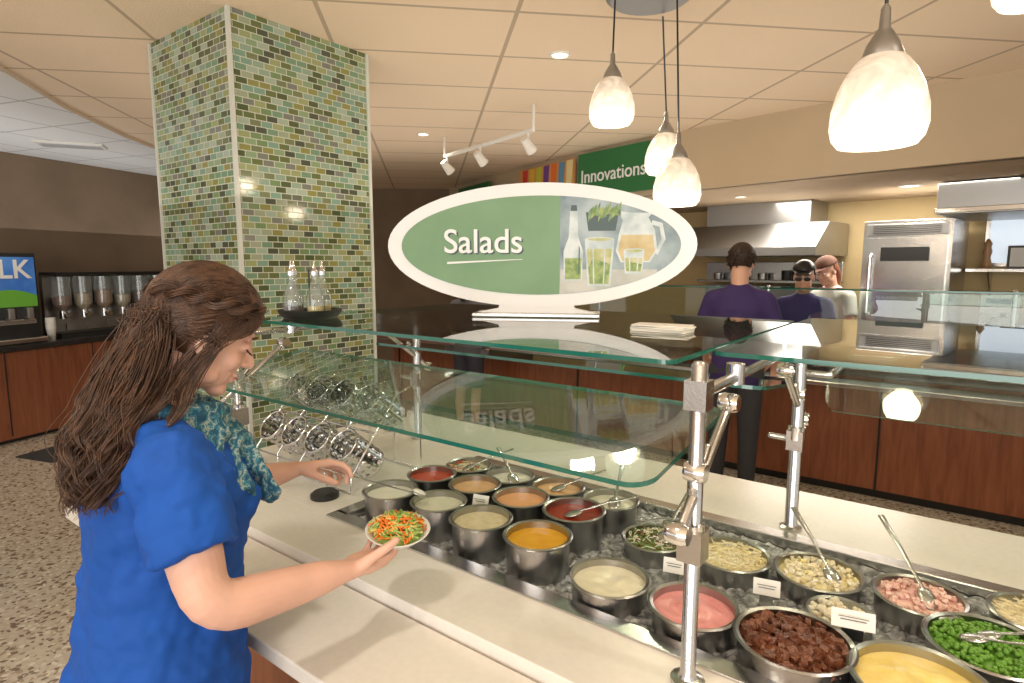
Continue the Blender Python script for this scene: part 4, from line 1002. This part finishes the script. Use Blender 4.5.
# ------------------------------------------------------------------ background people (facing local +y)
def person(name,loc,yaw,H,shirt,pants,hairm,cap=None,lean=0,arms=None,headpitch=15,shorts=False,glasses=False,longhair=False):
    r=root(name,(loc[0],loc[1],0),yaw); k=H/1.75
    def P(x,y,z):
        z*=k; x*=k; y*=k
        if z>.95*k: y+=lean*(z-.95*k); z-=abs(lean)*.18*(z-.95*k)
        return V((x,y,z))
    g=MB()
    rings=[(.86,.165,.115),(.95,.16,.11),(1.05,.15,.105),(1.18,.165,.115),(1.30,.175,.115),(1.38,.155,.095),(1.43,.10,.07),(1.46,.06,.055)]
    g.tube([P(0,0,z) for z,_,_ in rings],[(a*k,b*k) for _,a,b in rings],shirt,20,cap='flat',flat=(1,0,0))
    arms=arms or (((.25,.02,1.12),(.23,.18,.95)),((-.25,.02,1.12),(-.23,.18,.95)))
    sk=MB()
    for sd,(e,w_) in zip((1,-1),arms):
        s_=P(sd*.165,0,1.36); e=P(*e); w_=P(*w_); d=(e-s_).normalized()
        g.tube([P(sd*.08,0,1.38),s_],[.055*k,.058*k],shirt,14); g.tube([s_,s_.lerp(e,.35),s_.lerp(e,.7)],[.060*k,.058*k,.056*k],shirt,16,cap='flat')
        sk.tube([s_.lerp(e,.3),s_.lerp(e,.6),e,e.lerp(w_,.4),w_],[.046*k,.045*k,.037*k,.037*k,.025*k],M_skin2,14)
        hand(sk,w_,(w_-e)*1.0+V((0,0,-.02)),V((0,.2,-1)) ,'R' if sd>0 else 'L',M_skin2,1.0*k)
    g.build('shirt',r,remesh=.010,smoothit=5)
    hp=math.radians(headpitch); F=V((0,math.cos(hp),-math.sin(hp))); R_,F,U=frame_from(F); C=P(0,.02,1.60)+V((0,.01,0))
    headmesh(sk,C,R_,F,U,M_skin2,k); sk.tube([P(0,-.005,1.42),C-U*.06*k-F*.02],.055*k,M_skin2,14); 
    if shorts:
        for sd in(-1,1): sk.tube([P(sd*.09,0,.6),P(sd*.095,.0,.48),P(sd*.10,-.03,.32),P(sd*.10,-.02,.09)],[.062*k,.052*k,.052*k,.034*k],M_skin2,14)
    sk.build('skin',r,remesh=.007,smoothit=2)
    faceparts(C,R_,F,U,r,hairm,k,glasses)
    g=MB(); g.ellip(C+U*.03*k-F*.012*k,(.083*k,.101*k,.097*k),hairm,(R_,F,U),24,18,keep=lambda l:(l[1]<.15 and not(l[2]<-.78)) or l[2]>.5)
    if not cap:
        rn=random.Random(5)
        for q_ in range(420):
            d=V((rn.gauss(0,1),rn.gauss(0,1)-.2,rn.gauss(0,1)+.3)).normalized()
            if d.z<-.70 or (d.y>.3 and d.z<.55): continue
            b0=C+U*.03*k-F*.012*k+R_*d.x*.083*k+F*d.y*.101*k+U*d.z*.097*k
            o_=(R_*d.x+F*d.y+U*d.z); dn=(U*-.9+F*.2*rn.uniform(-1,1)+R_*rn.uniform(-.4,.4)+o_*.12).normalized()
            g.tube([b0-o_*.002,b0+dn*.014+o_*.001,b0+dn*.026-o_*.001],[.0035,.003,.001],hairm,5,cap='flat')
    if longhair: g.tube([C-F*.07*k,C-F*.09*k-U*.1*k,C-F*.08*k-U*.2*k],[(.07,.04),(.06,.035),(.03,.02)],hairm,14,flat=(1,0,0))
    ho_=g.build('hair',r,smooth=True)
    if cap:
        g=MB(); g.ellip(C+U*.045*k-F*.008*k,(.090*k,.108*k,.092*k),cap,(R_,F,U),24,18,keep=lambda l:l[2]>.1)
        g.tube([C+U*.055*k+F*.085*k,C+U*.045*k+F*.16*k],[(.004,.07*k),(.003,.05*k)],cap,14,flat=tuple(U)); o=g.build('cap',r,smooth=True); so_=o.modifiers.new('s','SOLIDIFY'); so_.thickness=.005
    g=MB()
    for sd in(-1,1):
        if shorts: g.tube([P(sd*.085,0,.88),P(sd*.09,0,.5)],[.095*k,.085*k],pants,16,cap='flat')
        else: g.tube([P(sd*.085,0,.88),P(sd*.095,0,.5),P(sd*.10,-.02,.07)],[.095*k,.068*k,.05*k],pants,16)
    g.ellip(P(0,0,.90),(.16*k,.115*k,.10*k),pants,None,20,12); g.build('trousers',r,remesh=.011,smoothit=4)
    g=MB()
    for sd in(-1,1): g.tube([P(sd*.1,-.06,.045),P(sd*.1,.04,.05),P(sd*.1,.17,.035)],[(.04,.04),(.045,.045),(.03,.042)],M_black,14,flat=(0,0,1)); g.tube([P(sd*.1,-.02,.05),P(sd*.1,-.02,.11)],.04,M_black,12)
    g.build('shoes',r,remesh=.010,smoothit=2)
    return r
M_darkhair=mat('dark_hair',(.035,.020,.013),.6,bump=.5,bscale=90); M_redhair=mat('auburn_hair',(.22,.07,.03),.5,bump=.5,bscale=90)
person('customer_man',(1.52,4.02),math.radians(-30),1.80,mat('purple_shirt',(.035,.018,.10),.8),M_pants,M_darkhair,headpitch=12)
person('cook_man',(2.42,4.98),math.radians(150),1.70,mat('cook_purple',(.06,.04,.16),.8),M_pants,M_darkhair,cap=M_black,lean=.15,headpitch=12,glasses=True,
  arms=(((.24,.10,1.1),(.16,.28,1.0)),((-.24,.10,1.1),(-.16,.28,1.0))))
person('cook_woman',(3.02,5.52),math.radians(115),1.76,mat('white_chef_shirt',(.62,.58,.55),.8),M_pants,M_redhair,cap=mat('cap_brown',(.12,.05,.03),.8),lean=.28,headpitch=22,
  arms=(((.24,.14,1.1),(.14,.32,1.12)),((-.24,.12,1.1),(-.12,.30,1.05))),longhair=True)
person('customer_woman',(-.42,5.75),math.radians(-30),1.60,mat('grey_shirt',(.12,.12,.13),.8),mat('shorts',(.04,.04,.06),.8),M_darkhair,shorts=True,longhair=True)

# ------------------------------------------------------------------ light
wd=D.worlds.new('world'); scn.world=wd; wd.use_nodes=True
bg=wd.node_tree.nodes['Background']; bg.inputs[0].default_value=(1.0,.955,.89,1); bg.inputs[1].default_value=1.05
def area(n,loc,rot,sx,sy,e,col=(1,.93,.82)):
    l=D.lights.new(n,'AREA'); l.shape='RECTANGLE'; l.size=sx; l.size_y=sy; l.energy=e; l.color=col
    o=D.objects.new(n,l); scn.collection.objects.link(o); o.location=loc; o.rotation_euler=rot; return o
area('rear_fill',(-1.5,-3.2,1.7),(math.radians(95),0,math.radians(-8)),5,2.2,150,(1,.97,.93))  # added fill light behind the camera; no window stands there
area('kitchen_area_light',(3.2,5.4,2.26),(0,0,KT),2.0,.6,60)  # area light facing down below the kitchen ceiling, no fixture modelled
area('ceiling_fill_rear',(.3,-1.0,2.1),(math.radians(180),0,0),6,3,46,(1,.92,.82))  # added unseen light facing up, brightens the ceiling near the camera
area('ceiling_fill_mid',(0,4.6,1.95),(math.radians(180),0,0),5,4,36,(1,.90,.78))  # added fill aimed at the middle ceiling tiles, not a real lamp
area('ceiling_fill_left',(-5.2,5.2,2.0),(math.radians(180),0,0),3,6,38,(1,.98,.95))  # added upward fill for the white ceiling on the left, no fixture there

# ------------------------------------------------------------------ camera
cam=D.cameras.new('camera'); co=D.objects.new('camera',cam); scn.collection.objects.link(co)
cam.sensor_width=36; cam.lens=21.09; co.location=(0,0,1.62); co.rotation_euler=(math.radians(90-7.2),0,0); cam.clip_start=.02
scn.camera=co
